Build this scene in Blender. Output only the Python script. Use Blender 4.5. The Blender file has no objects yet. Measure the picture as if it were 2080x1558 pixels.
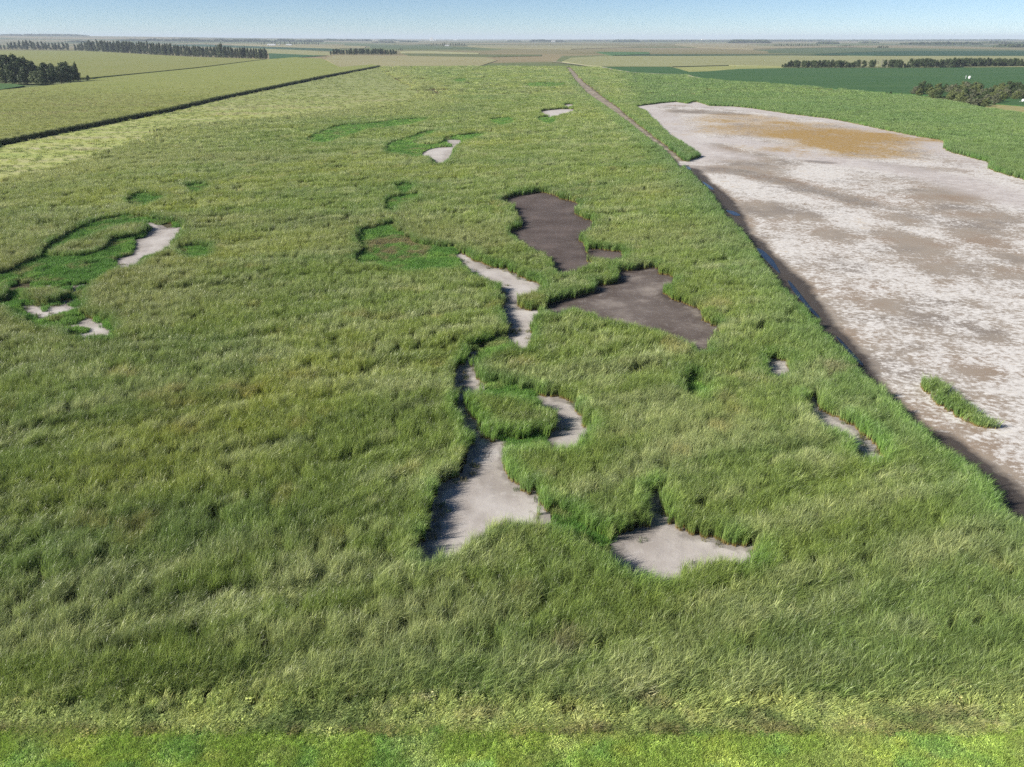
import bpy, bmesh, math
import numpy as np
from mathutils import Vector

sc = bpy.context.scene
R = math.radians
rng = np.random.default_rng(7)

# ------------------------------------------------------------------ camera
CAM_H = 36.0
FPX = 1442.0                                   # focal length in photo pixels
IMW, IMH = 2080.0, 1558.0
HORIZON = 77.0
PITCH = math.atan((IMH / 2 - HORIZON) / FPX)
cam = bpy.data.cameras.new('camera')
cam.sensor_width = 36.0
cam.lens = 36.0 * FPX / IMW
cam.clip_start = 0.5
cam.clip_end = 60000.0
cam_ob = bpy.data.objects.new('camera', cam)
sc.collection.objects.link(cam_ob)
cam_ob.location = (0, 0, CAM_H)
cam_ob.rotation_euler = (math.pi / 2 - PITCH, 0, 0)
sc.camera = cam_ob

# ------------------------------------------------------------------ sky, sun, exposure
SUN_EL, SUN_AZ = 31.0, 254.0                    # azimuth clockwise from +Y: left, slightly behind
world = bpy.data.worlds.new('World')
sc.world = world
world.use_nodes = True
wn = world.node_tree
sky = wn.nodes.new('ShaderNodeTexSky')
sky.sky_type = 'NISHITA'
sky.sun_disc = False
sky.sun_elevation = R(SUN_EL)
sky.sun_rotation = R(SUN_AZ)
sky.altitude = 500
sky.air_density = 0.62
sky.dust_density = 0.0
sky.ozone_density = 4.0
wn.links.new(sky.outputs[0], wn.nodes['Background'].inputs[0])
wn.nodes['Background'].inputs[1].default_value = 0.06
sun = bpy.data.lights.new('sun', 'SUN')
sun.energy = 5.0
sun.angle = R(0.53)
sun.color = (1.0, 0.93, 0.83)
sun_ob = bpy.data.objects.new('sun', sun)
sc.collection.objects.link(sun_ob)
to_sun = Vector((math.sin(R(SUN_AZ)) * math.cos(R(SUN_EL)), math.cos(R(SUN_AZ)) * math.cos(R(SUN_EL)), math.sin(R(SUN_EL))))
sun_ob.rotation_euler = to_sun.to_track_quat('Z', 'Y').to_euler()
sun_ob.location = (0, 0, 200)
sc.view_settings.view_transform = 'Standard'
sc.view_settings.look = 'None'
sc.view_settings.gamma = 1.0
sc.view_settings.exposure = 0.9
sc.view_settings.use_curve_mapping = False
sc.cycles.max_bounces = 5
sc.cycles.diffuse_bounces = 2
sc.cycles.use_adaptive_sampling = True
sc.cycles.adaptive_threshold = 0.014
sc.cycles.adaptive_min_samples = 24
sc.cycles.glossy_bounces = 2
sc.cycles.transmission_bounces = 4
sc.cycles.volume_bounces = 0
sc.cycles.use_denoising = False
sc.cycles.pixel_filter_type = 'BLACKMAN_HARRIS'

# ------------------------------------------------------------------ helpers
CP, SP = math.cos(PITCH), math.sin(PITCH)

def at(u, v, z=0.0):
    """ground point (at height z) seen at photo pixel u, v"""
    dx = (u - IMW / 2) / FPX
    dy = -(v - IMH / 2) / FPX
    d = (dx, CP + dy * SP, -SP + dy * CP)
    t = (z - CAM_H) / d[2]
    return np.array((d[0] * t, d[1] * t))

def to_px(x, y, z):
    yy, zz = y, z - CAM_H
    fwd = yy * CP - zz * SP
    up = yy * SP + zz * CP
    return IMW / 2 + FPX * x / fwd, IMH / 2 - FPX * up / fwd

def link(o, parent=None):
    sc.collection.objects.link(o)
    if parent is not None:
        o.parent = parent
    return o

def tag(o, label=None, cat=None, group=None, kind=None):
    if label: o['label'] = label
    if cat: o['category'] = cat
    if group: o['group'] = group
    if kind: o['kind'] = kind
    return o

def empty(name, loc, rz=0.0):
    o = bpy.data.objects.new(name, None)
    o.empty_display_size = 0.5
    o.location = loc
    o.rotation_euler = (0, 0, rz)
    return link(o)

def mesh_ob(name, verts, faces, mat, parent=None, smooth=False):
    me = bpy.data.meshes.new(name)
    me.from_pydata([tuple(map(float, v)) for v in verts], [], faces)
    me.update()
    if mat: me.materials.append(mat)
    if smooth:
        me.polygons.foreach_set('use_smooth', [True] * len(me.polygons))
    return link(bpy.data.objects.new(name, me), parent)

def box(verts, faces, x0, x1, y0, y1, z0, z1):
    b = len(verts)
    verts += [(x0, y0, z0), (x1, y0, z0), (x1, y1, z0), (x0, y1, z0), (x0, y0, z1), (x1, y0, z1), (x1, y1, z1), (x0, y1, z1)]
    faces += [tuple(b + i for i in f) for f in ((3, 2, 1, 0), (4, 5, 6, 7), (0, 1, 5, 4), (1, 2, 6, 5), (2, 3, 7, 6), (3, 0, 4, 7))]

# value noise -----------------------------------------------------------
_tab = np.random.default_rng(99).random((256, 256))

def vnoise(x, y, seed=0):
    x = np.asarray(x, float) + seed * 17.31
    y = np.asarray(y, float) + seed * 9.77
    xi, yi = np.floor(x).astype(int), np.floor(y).astype(int)
    fx, fy = x - xi, y - yi
    fx, fy = fx * fx * (3 - 2 * fx), fy * fy * (3 - 2 * fy)
    a = _tab[xi & 255, yi & 255]; b = _tab[(xi + 1) & 255, yi & 255]
    c = _tab[xi & 255, (yi + 1) & 255]; d = _tab[(xi + 1) & 255, (yi + 1) & 255]
    return (a * (1 - fx) + b * fx) * (1 - fy) + (c * (1 - fx) + d * fx) * fy

def fbm(x, y, seed=0, octv=3):
    s, amp, tot = 0.0, 1.0, 0.0
    for k in range(octv):
        s = s + amp * vnoise(x * 2 ** k, y * 2 ** k, seed + k * 3)
        tot += amp; amp *= 0.5
    return s / tot

def sstep(a, b, x):
    t = np.clip((x - a) / (b - a), 0, 1)      # a > b gives a falling step
    return t * t * (3 - 2 * t)

def in_poly(px, py, poly):
    inside = np.zeros(len(px), bool)
    n = len(poly)
    for i in range(n):
        x1, y1 = poly[i]; x2, y2 = poly[(i + 1) % n]
        if y1 == y2: continue
        c = ((y1 > py) != (y2 > py)) & (px < (x2 - x1) * (py - y1) / (y2 - y1) + x1)
        inside ^= c
    return inside

def dist_poly(px, py, poly):
    d = np.full(len(px), 1e9)
    n = len(poly)
    for i in range(n):
        a = poly[i]; b = poly[(i + 1) % n]
        ab = b - a
        L = ab @ ab + 1e-9
        t = np.clip(((px - a[0]) * ab[0] + (py - a[1]) * ab[1]) / L, 0, 1)
        q = (px - a[0] - t * ab[0]) ** 2 + (py - a[1] - t * ab[1]) ** 2
        np.minimum(d, q, out=d)
    return np.sqrt(d)

def smooth_poly(p, k=3):
    """closed Catmull-Rom through the points"""
    p = np.asarray(p, float); n = len(p); out = []
    for i in range(n):
        a, b, c, d = p[i - 1], p[i], p[(i + 1) % n], p[(i + 2) % n]
        for j in range(k):
            t = j / k
            out.append(0.5 * (2 * b + (c - a) * t + (2 * a - 5 * b + 4 * c - d) * t * t + (3 * b - a - 3 * c + d) * t ** 3))
    return np.array(out)

VEG_H = 1.8
def trace(pix, veg_inside=False, h=VEG_H, smooth=2):
    """boundary between tall plants and bare ground: where the plants stand in front of the
    bare ground their tops make the visible edge, elsewhere their feet do"""
    g = np.array([at(u, v) for u, v in pix])
    n = len(g)
    area = 0.5 * np.sum(g[:, 0] * np.roll(g[:, 1], -1) - np.roll(g[:, 0], -1) * g[:, 1])
    out = []
    for i in range(n):
        t = g[(i + 1) % n] - g[i - 1]
        nrm = np.array((t[1], -t[0])) / (np.linalg.norm(t) + 1e-9)      # outward for ccw
        if area < 0: nrm = -nrm
        m = nrm if veg_inside else -nrm                                   # from plants to bare ground
        away = g[i] / np.linalg.norm(g[i])
        z = h * min(1.0, max(0.0, 1.5 * float(m @ away)))
        out.append(at(pix[i][0], pix[i][1], z))
    out = np.array(out)
    return smooth_poly(out, smooth) if smooth > 1 else out

def ground_poly(pix, z=0.0):
    return np.array([at(u, v, z) for u, v in pix])

def sheet(name, poly, z, mat, kind='structure', thick=0.0):
    bm = bmesh.new()
    vs = [bm.verts.new((p[0], p[1], z)) for p in poly]
    f = bm.faces.new(vs)
    f.normal_update()
    if f.normal.z < 0: f.normal_flip()
    if thick:
        r = bmesh.ops.extrude_face_region(bm, geom=[f])
        for e in r['geom']:
            if isinstance(e, bmesh.types.BMVert): e.co.z += thick
        bmesh.ops.recalc_face_normals(bm, faces=bm.faces)
    bmesh.ops.triangulate(bm, faces=[f for f in bm.faces if len(f.verts) > 4])
    me = bpy.data.meshes.new(name); bm.to_mesh(me); bm.free()
    me.materials.append(mat)
    o = link(bpy.data.objects.new(name, me))
    o['kind'] = kind
    return o

# materials -------------------------------------------------------------
class NT:
    def __init__(s, name):
        s.m = bpy.data.materials.new(name); s.m.use_nodes = True
        s.t = s.m.node_tree; s.b = s.t.nodes['Principled BSDF']
        s.out = s.t.nodes['Material Output']
    def n(s, t, **k):
        x = s.t.nodes.new('ShaderNode' + t)
        for a, b in k.items(): setattr(x, a, b)
        return x
    def l(s, a, b): s.t.links.new(a, b)
    def pos(s): return s.n('NewGeometry').outputs['Position']
    def mapped(s, scale, rot=0.0):
        m = s.n('Mapping'); m.inputs['Scale'].default_value = scale; m.inputs['Rotation'].default_value = (0, 0, rot)
        s.l(s.pos(), m.inputs['Vector']); return m.outputs[0]
    def noise(s, vec, scale=1.0, detail=4.0, rough=0.55):
        x = s.n('TexNoise'); x.inputs['Scale'].default_value = scale; x.inputs['Detail'].default_value = detail
        x.inputs['Roughness'].default_value = rough; s.l(vec, x.inputs['Vector']); return x.outputs['Fac']
    def ramp(s, fac, stops, interp='LINEAR'):
        r = s.n('ValToRGB'); r.color_ramp.interpolation = interp
        e = r.color_ramp.elements
        while len(e) < len(stops): e.new(0.5)
        for i, (p, c) in enumerate(stops):
            e[i].position = p; e[i].color = (*c, 1) if len(c) == 3 else c
        s.l(fac, r.inputs[0]); return r.outputs[0]
    def mix(s, fac, a, b, mode='MIX'):
        x = s.n('Mix', data_type='RGBA', blend_type=mode)
        for sock, v in ((x.inputs[0], fac), (x.inputs[6], a), (x.inputs[7], b)):
            if hasattr(v, 'is_linked'): s.l(v, sock)
            elif isinstance(v, (int, float)): sock.default_value = v
            else: sock.default_value = (*v, 1)
        return x.outputs[2]
    def math(s, op, a, b=0.0):
        x = s.n('Math', operation=op)
        for sock, v in ((x.inputs[0], a), (x.inputs[1], b)):
            if hasattr(v, 'is_linked'): s.l(v, sock)
            else: sock.default_value = v
        return x.outputs[0]
    def attr(s, name, typ='GEOMETRY'):
        return s.n('Attribute', attribute_name=name, attribute_type=typ)
    def bump(s, h, strength, dist):
        b = s.n('Bump'); b.inputs['Strength'].default_value = strength; b.inputs['Distance'].default_value = dist
        s.l(h, b.inputs['Height']); s.l(b.outputs[0], s.b.inputs['Normal'])
    def fin(s, col=None, rough=0.9, spec=0.2):
        if col is not None:
            if hasattr(col, 'is_linked'): s.l(col, s.b.inputs['Base Color'])
            else: s.b.inputs['Base Color'].default_value = (*col, 1)
        if hasattr(rough, 'is_linked'): s.l(rough, s.b.inputs['Roughness'])
        else: s.b.inputs['Roughness'].default_value = rough
        s.b.inputs['Specular IOR Level'].default_value = spec
        return s.m

def plain(name, col, rough=0.8, spec=0.2, var=0.12, scale=3.0):
    m = NT(name)
    f = m.noise(m.mapped((1, 1, 1)), scale, 3)
    c = m.mix(f, tuple(c * (1 - var) for c in col), tuple(min(1, c * (1 + var)) for c in col))
    return m.fin(c, rough, spec)

def leaf_material(name, spec=0.45, rough=0.42, transl=0.25, base=(0.30, 0.24, 0.10), base_to=0.30, instancer=True):
    """blade colour comes from the instance, dry bases from the height along the blade"""
    m = NT(name)
    col = m.attr('col', 'INSTANCER' if instancer else 'GEOMETRY').outputs['Color']
    h = m.attr('h').outputs['Fac']
    rnd = m.attr('rnd').outputs['Fac']
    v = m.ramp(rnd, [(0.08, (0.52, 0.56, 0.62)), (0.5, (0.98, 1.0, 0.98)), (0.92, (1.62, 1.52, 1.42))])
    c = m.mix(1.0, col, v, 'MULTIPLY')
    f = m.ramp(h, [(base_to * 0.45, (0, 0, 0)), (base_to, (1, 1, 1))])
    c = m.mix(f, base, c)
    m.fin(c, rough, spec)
    tr = m.n('BsdfTranslucent'); m.l(c, tr.inputs['Color'])
    ms = m.n('MixShader'); ms.inputs[0].default_value = transl
    m.l(m.b.outputs[0], ms.inputs[1]); m.l(tr.outputs[0], ms.inputs[2])
    m.l(ms.outputs[0], m.out.inputs['Surface'])
    return m.m

# ------------------------------------------------------------------ traced layout (photo pixels)
FLAT = [(1402,329),(1417,323),(1428,319),(1419,313),(1400,298),(1385,287),(1366,277),(1358,269),(1345,258),(1338,249),(1326,241),(1321,234),(1315,227),(1306,223),
        (1296,219),(1296,217),(1325,213),(1373,208),(1396,212),(1410,208),(1424,210),(1440,216),(1485,217),(1527,221),(1560,226),(1600,232),(1650,238),(1690,243),(1740,253),(1800,266),
        (1870,280),(1912,287),(1917,300),(1925,308),(1960,318),(2002,329),(2012,337),(2006,345),(2030,352),(2080,367),(2300,420),(2700,520),(3200,900),(3000,1400),(2400,1170),
        (2250,1110),(2080,1038),(2053,1027),(2030,1007),(2013,967),(1952,916),(1885,866),(1828,815),(1750,745),(1696,687),(1656,647),(1612,600),(1597,588),(1576,562),(1549,531),
        (1525,492),(1497,461),(1471,431),(1445,396),(1414,363),(1385,336)]
PATH = [(1150,138),(1158,137),(1186,168),(1219,194),(1258,222),(1267,232),(1290,250),(1313,268),(1340,290),(1366,309),(1393,329),(1402,330),(1386,338),(1368,322),(1340,297),(1314,277),(1280,250),(1246,226),(1200,195),(1170,164)]
PONDS = {
 'p1': [(982,886),(1000,893),(1030,897),(1026,917),(1028,950),(1038,971),(1064,988),(1090,1004),(1105,1030),(1104,1045),(1073,1041),(1021,1047),(977,1065),(941,1087),(913,1103),(865,1120),(861,1110),(880,1077),(891,1026),(897,990),(925,980),(953,962),(960,920),(968,896)],
 'p2': [(1096,809),(1131,809),(1169,823),(1188,851),(1204,876),(1185,884),(1158,895),(1112,891),(1133,876),(1140,853),(1130,830),(1108,815)],
 'p3': [(1338,1001),(1346,1010),(1348,1034),(1356,1045),(1370,1060),(1387,1073),(1408,1091),(1442,1093),(1467,1103),(1491,1109),(1545,1113),(1544,1121),(1508,1122),(1459,1122),(1410,1132),(1395,1143),(1390,1153),(1361,1150),(1320,1147),(1295,1139),(1264,1124),(1254,1104),(1274,1093),(1304,1083),(1321,1062),(1330,1040),(1332,1015)],
 'p4': [(962,716),(970,718),(967,745),(966,761),(978,773),(988,791),(955,789),(946,830),(936,830),(932,790),(938,752),(950,737)],
 'cha': [(931,826),(947,828),(966,850),(988,884),(985,894),(968,890),(950,857)],
 'p5': [(928,518),(948,518),(964,529),(995,543),(1027,547),(1058,565),(1098,577),(1098,585),(1054,596),(1049,612),(1058,628),(1106,632),(1094,644),(1086,671),(1078,693),(1039,687),(1035,667),(1028,636),(1020,604),(1020,585),(1003,569),(968,553),(944,539)],
 'p9a': [(300,453),(317,455),(335,465),(367,462),(368,466),(365,480),(337,495),(308,503),(285,517),(279,530),(240,534),(240,526),(269,520),(276,507),(277,491),(298,480),(309,468)],
 'p9b': [(92,573),(120,575),(150,577),(163,581),(152,588),(130,585),(108,577)],
 'p9c': [(118,648),(140,643),(165,640),(200,652),(226,664),(225,672),(150,671),(135,662)],
 'p9d': [(42,622),(100,622),(135,620),(160,622),(165,632),(130,632),(80,628)],
 'p9e': [(140,607),(170,602),(170,613),(152,617),(138,613)],
 'p6b': [(1200,507),(1240,511),(1268,515),(1262,519),(1230,518),(1200,512)],
 'p10m': [(906,285),(938,285),(937,292),(923,303),(919,315),(902,331),(890,333),(882,322),(856,315),(867,306),(892,300),(918,299),(914,292)],
 'p12': [(1100,227),(1128,223),(1150,222),(1166,223),(1163,227),(1140,230),(1133,232),(1110,231)],
 'p12b': [(1148,213),(1164,213),(1162,216),(1150,216)],
 'p16': [(1562,741),(1566,733),(1598,735),(1606,742),(1602,749),(1574,748)],
 'p17': [(1640,826),(1660,806),(1672,832),(1700,850),(1740,872),(1780,905),(1796,926),(1768,920),(1746,902),(1726,876),(1692,852),(1662,836)],
}
DARK = {
 'p6': [(1019,409),(1035,404),(1074,395),(1114,393),(1145,407),(1181,415),(1169,431),(1185,445),(1208,451),(1204,466),(1177,482),(1185,494),(1189,505),(1200,525),(1208,534),(1173,539),(1137,547),(1125,537),(1114,518),(1098,510),(1074,496),(1039,478),(1055,466),(1064,453),(1056,441),(1047,435),(1055,423),(1051,413)],
 'p7': [(1244,549),(1283,553),(1334,543),(1346,557),(1374,565),(1366,581),(1350,599),(1374,612),(1409,624),(1429,632),(1433,652),(1465,667),(1450,690),(1447,700),(1424,699),(1417,687),(1366,667),(1311,652),(1244,640),(1173,616),(1130,628),(1112,632),(1145,612),(1215,595),(1204,583),(1252,578),(1260,563)],
}
LOW = {
 'chb': [(1000,892),(1060,897),(1112,888),(1114,894),(1060,904),(1030,900)],
 'chc': [(985,784),(1040,787),(1096,804),(1098,813),(1040,797),(988,794)],
 'chd': [(1035,687),(1046,691),(988,714),(968,724),(958,717),(985,703)],
 'che': [(1102,1040),(1150,1050),(1200,1078),(1258,1102),(1256,1115),(1195,1092),(1145,1064),(1104,1053)],
   # openings in the tall stand filled by low bright green plants
 'p8': [(739,474),(770,466),(799,459),(807,468),(830,484),(847,498),(893,506),(922,506),(936,517),(940,532),(915,541),(850,544),(814,543),(778,533),(737,531),(727,523),(752,511),(737,503),(728,494),(737,482)],
 'p9': [(-60,590),(0,564),(38,551),(87,526),(110,503),(163,474),(195,457),(240,446),(280,444),(330,452),(370,458),(372,466),(366,482),(348,490),(330,497),(348,506),(310,515),(285,527),(262,532),(230,550),(195,575),(175,600),(160,620),(165,640),(205,652),(234,663),(228,673),(160,672),(140,664),(118,656),(80,658),(40,640),(0,618),(-60,620)],
 'p10': [(788,313),(790,298),(800,292),(830,284),(868,270),(884,269),(866,278),(838,290),(850,296),(885,297),(905,291),(908,283),(930,279),(975,274),(984,276),(955,282),(940,286),(938,293),(925,303),(921,316),(902,334),(882,335),(877,323),(856,317),(830,315)],
 'p11': [(625,289),(660,268),(700,257),(760,253),(800,247),(830,245),(872,244),(830,252),(790,256),(740,263),(725,271),(690,280),(660,289)],
 'p13': [(786,430),(793,411),(820,403),(848,398),(851,403),(830,408),(810,420),(800,432)],
 'p14': [(808,383),(836,379),(842,384),(822,390)],
 'p15': [(262,414),(290,396),(310,402),(342,405),(305,411),(280,418)],
 'p15b': [(378,383),(400,378),(426,384),(400,389)],
 'p20': [(366,513),(392,506),(428,507),(424,517),(392,519)],
 'p21': [(1395,800),(1412,770),(1432,778),(1440,800),(1415,805)],
 'p22': [(925,163),(948,161),(945,165),(930,166)],
 'p23': [(768,181),(800,180),(804,184),(780,185)],
 'p24': [(995,246),(1035,241),(1045,248),(1020,252)],
 'p25': [(1090,244),(1112,239),(1128,244),(1120,250)],
 'p26': [(1066,172),(1100,169),(1150,171),(1130,174),(1085,175)],
}
ISLES = {
 'i9a': [(106,515),(130,497),(165,480),(200,467),(230,453),(280,447),(304,457),(309,470),(285,484),(235,492),(228,504),(206,519),(160,527),(112,525)],
 'i9b': [(48,600),(60,585),(86,576),(120,581),(140,592),(148,604),(125,618),(84,620),(52,612)],
 'i9c': [(-40,585),(-10,577),(20,580),(30,600),(10,618),(-40,620)],
}
FLAT_ISLE = [(1860,768),(1880,760),(1905,762),(1930,778),(1962,805),(2008,835),(2036,853),(2022,868),(1990,868),(1950,853),(1905,824),(1872,790)]
CORN_A = [(-900,560),(-300,375),(0,295),(202,255),(337,228),(437,204),(538,183),(650,159),(700,149.5),(771,136),(755,133.5),(690,139),(655,121),(600,118),(546,122),(400,141.5),(300,152),(190,164),(165,171),(100,178),(0,188),(-400,230),(-900,300)]
CORN_B = [(-700,190),(-300,175),(0,163),(188,161),(300,150),(400,139.5),(540,121.8),(400,117.5),(300,112),(230,107.5),(160,104.5),(60,103.5),(-300,104),(-700,108)]
CORN_GREEN = [(-900,262),(-400,218),(0,184),(50,176),(30,172),(0,171),(-400,176),(-900,215)]
MEADOW = [(-900,700),(-300,455),(0,372),(120,343),(240,303),(338,265),(450,251),(608,237),(700,226),(780,215),(830,205),(850,190),(835,175),(800,160),(790,148),(775,137),
          (771,136.5),(700,151),(538,185),(437,206),(337,230),(202,257),(0,298),(-300,380),(-900,570)]
MARSH_TOP = [(771,136),(1000,135.5),(1150,136.5),(1215,137.5),(1245,144),(1275,149),(1340,153),(1392,154),(1410,160),(1500,168),(1600,174.5),(1700,184),(1800,192),(1860,199),(1920,207),(1980,219),(2080,234),(2400,265),(2900,320)]
SOY = [(1222,136.8),(1360,136.8),(1378,141),(1400,147.5),(1440,146),(1500,141.3),(1590,139.4),(1800,139.5),(2080,137.5),(2600,141),(2900,300),(2400,255),(2080,218),(2030,214),(1990,204),(1900,196),(1840,192.5),(1800,189.5),(1700,182.5),(1600,173.2),(1500,166.8),(1412,158.2),(1394,152.3),(1340,151.6),(1280,148),(1250,142.5)]

flat_poly = trace(FLAT)
path_poly = trace(PATH, smooth=1)
_c = path_poly[len(path_poly) // 2:][::-1]; _o = path_poly[:len(path_poly) // 2]
path_poly = np.vstack([_o + np.array((0.35, 0)), (_c - np.array((0.25, 0)))[::-1]])
ponds = {k: trace(v) for k, v in PONDS.items()}
darks = {k: trace(v) for k, v in DARK.items()}
lows = {k: trace(v, h=1.35) for k, v in LOW.items()}
isles = {k: trace(v, veg_inside=True) for k, v in ISLES.items()}
flat_isle = trace(FLAT_ISLE, veg_inside=True, h=1.5)
_cc = flat_isle.mean(0); flat_isle = _cc + (flat_isle - _cc) * 1.12
meadow_poly = smooth_poly(ground_poly(MEADOW), 2)
corn_a = ground_poly(CORN_A)
corn_b = ground_poly(CORN_B)
corn_g = ground_poly(CORN_GREEN)
soy = ground_poly(SOY)
Y0 = float(at(1040, 1432)[1])                   # near edge of the reeds
YV = float(at(1040, 1486)[1])                   # edge of the mown verge
top = ground_poly(MARSH_TOP)
marsh_poly = np.vstack([ground_poly(MEADOW[:16]), top[1:], [(620, YV - 1), (-420, YV - 1)]])

# ------------------------------------------------------------------ ground materials
def m_ground():
    m = NT('farmland_ground')
    v = m.n('TexVoronoi', feature='F1', distance='CHEBYCHEV'); v.inputs['Randomness'].default_value = 0.75
    m.l(m.mapped((1 / 900, 1 / 700, 0), R(4)), v.inputs['Vector']); v.inputs['Scale'].default_value = 1.0
    sep = m.n('SeparateColor'); m.l(v.outputs['Color'], sep.inputs[0])
    c = m.ramp(sep.outputs[0], [(0.0, (0.20, 0.18, 0.10)), (0.22, (0.115, 0.15, 0.065)), (0.40, (0.225, 0.19, 0.125)), (0.55, (0.05, 0.085, 0.04)),
                                (0.66, (0.16, 0.15, 0.075)), (0.80, (0.26, 0.215, 0.13)), (0.92, (0.085, 0.125, 0.05))], 'CONSTANT')
    n2 = m.noise(m.mapped((1 / 260, 1 / 60, 0), R(2)), 1, 5)
    c = m.mix(m.ramp(n2, [(0.45, (0, 0, 0)), (0.75, (0.8, 0.8, 0.8))]), c, (0.20, 0.175, 0.10))
    n3 = m.noise(m.mapped((1 / 9, 1 / 9, 0)), 1, 4)
    c = m.mix(m.math('MULTIPLY', n3, 0.35), c, (0.09, 0.10, 0.045))
    return m.fin(c, 0.95, 0.1)

def m_soil():
    m = NT('marsh_soil')
    n = m.noise(m.mapped((1, 1, 1)), 1.4, 6)
    c = m.ramp(n, [(0.3, (0.035, 0.032, 0.018)), (0.6, (0.075, 0.068, 0.035)), (0.8, (0.13, 0.11, 0.06))])
    m.bump(n, 0.6, 0.1)
    return m.fin(c, 0.95, 0.15)

def m_mud(name, base, light, dark, dry=0.55):
    m = NT(name)
    big = m.noise(m.mapped((1, 1, 1)), 0.16, 4)
    mid = m.noise(m.mapped((1, 1, 1)), 0.9, 6, 0.65)
    fine = m.noise(m.mapped((1, 1, 1)), 9.0, 4)
    c = m.ramp(big, [(0.32, dark), (0.5, base), (0.68, light)])
    c = m.mix(m.ramp(mid, [(0.55, (0, 0, 0)), (0.75, (0.6, 0.6, 0.6))]), c, light)
    c = m.mix(m.ramp(mid, [(0.25, (0.5, 0.5, 0.5)), (0.40, (0, 0, 0))]), c, dark)
    c = m.mix(m.math('MULTIPLY', fine, 0.35), c, dark)
    # damp, plant-stained margin and a paler dry middle, both broken up by noise
    ed = m.math('ADD', m.attr('edge').outputs['Fac'], m.math('MULTIPLY', m.math('SUBTRACT', mid, 0.5), 3.2))
    c = m.mix(m.ramp(ed, [(0.25, (0.75, 0.75, 0.75)), (0.95, (0, 0, 0))]), c, tuple(0.62 * q for q in dark))
    inner = m.math('MULTIPLY', m.math('SUBTRACT', ed, 1.6), 0.35)
    c = m.mix(m.ramp(inner, [(0.1, (0, 0, 0)), (0.9, (dry, dry, dry))]), c, light)
    speck = m.noise(m.mapped((1, 1, 1)), 5.5, 2)
    c = m.mix(m.ramp(speck, [(0.66, (0, 0, 0)), (0.74, (0.5, 0.5, 0.5))]), c, tuple(0.5 * q for q in dark))
    m.bump(m.math('ADD', fine, m.math('MULTIPLY', mid, 1.5)), 0.25, 0.06)
    return m.fin(c, 0.9, 0.2)

def m_flat():
    m = NT('salt_crusted_mud')
    a = m.attr('mask').outputs['Color']
    sep = m.n('SeparateColor'); m.l(a, sep.inputs[0])          # r algae, g damp mud, b margin smooth grey
    P1 = m.mapped((1, 1, 1))
    big = m.noise(m.mapped((1, 0.8, 1), R(25)), 0.040, 4, 0.6)
    mid = m.noise(m.mapped((0.8, 1, 1), R(20)), 0.38, 9, 0.74)
    fine = m.noise(m.mapped((0.8, 1, 1), R(12)), 1.7, 7, 0.78)
    crust = m.math('ADD', m.math('MULTIPLY', big, 0.85), m.math('MULTIPLY', mid, 0.85))
    crust = m.math('ADD', crust, m.math('MULTIPLY', fine, 1.15))
    crust = m.math('SUBTRACT', crust, m.math('MULTIPLY', sep.outputs[1], 0.42))
    crust = m.math('ADD', m.math('SUBTRACT', crust, m.math('MULTIPLY', m.attr('mask').outputs['Alpha'], 0.22)), 0.03)
    f = m.ramp(m.math('SUBTRACT', crust, 0.915), [(0.42, (0, 0, 0)), (0.50, (0.5, 0.5, 0.5)), (0.60, (1, 1, 1))])
    brown = m.ramp(m.noise(P1, 0.07, 4), [(0.35, (0.20, 0.175, 0.15)), (0.5, (0.265, 0.23, 0.19)), (0.65, (0.24, 0.19, 0.145))])
    white = m.ramp(fine, [(0.3, (0.40, 0.385, 0.365)), (0.55, (0.54, 0.525, 0.50)), (0.8, (0.70, 0.685, 0.66))])
    grey = m.ramp(mid, [(0.3, (0.36, 0.33, 0.32)), (0.7, (0.47, 0.44, 0.42))])
    c = m.mix(f, brown, white)
    c = m.mix(m.math('MULTIPLY', sep.outputs[2], 0.85), c, grey)
    al = m.math('ADD', m.math('MULTIPLY', sep.outputs[0], 1.15), m.math('MULTIPLY', m.math('SUBTRACT', m.math('ADD', m.math('MULTIPLY', mid, 0.6), m.math('MULTIPLY', big, 0.4)), 0.55), 4.6))
    al = m.ramp(al, [(0.08, (0, 0, 0)), (0.85, (0.92, 0.92, 0.92))])
    c = m.mix(al, c, m.ramp(fine, [(0.3, (0.20, 0.12, 0.022)), (0.7, (0.36, 0.23, 0.060))]))
    wet = m.ramp(m.math('ADD', sep.outputs[1], m.math('MULTIPLY', m.math('SUBTRACT', mid, 0.5), 0.9)), [(0.32, (0, 0, 0)), (0.72, (0.95, 0.95, 0.95))])
    c = m.mix(wet, c, (0.042, 0.036, 0.033))
    m.bump(m.math('ADD', fine, mid), 0.35, 0.05)
    return m.fin(c, 0.85, 0.25)

def m_water():
    m = NT('ditch_water')
    n = m.noise(m.mapped((1, 1, 1)), 1.5, 3)
    m.bump(n, 0.05, 0.02)
    return m.fin((0.012, 0.016, 0.02), 0.04, 0.6)

def m_field(name, stops, sx=1 / 120, sy=1 / 25, rot=0.0, bump=0.5, fine_c=(0.05, 0.06, 0.02), fine_s=0.6):
    m = NT(name)
    n1 = m.noise(m.mapped((sx, sy, 0), rot), 1, 5, 0.6)
    c = m.ramp(n1, stops)
    n2 = m.noise(m.mapped((1, 1, 0.3)), fine_s, 5, 0.7)
    c = m.mix(m.ramp(n2, [(0.35, (0.55, 0.55, 0.55)), (0.6, (0, 0, 0))]), c, fine_c)
    m.bump(n2, bump, 0.8)
    return m.fin(c, 0.9, 0.15)

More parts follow.
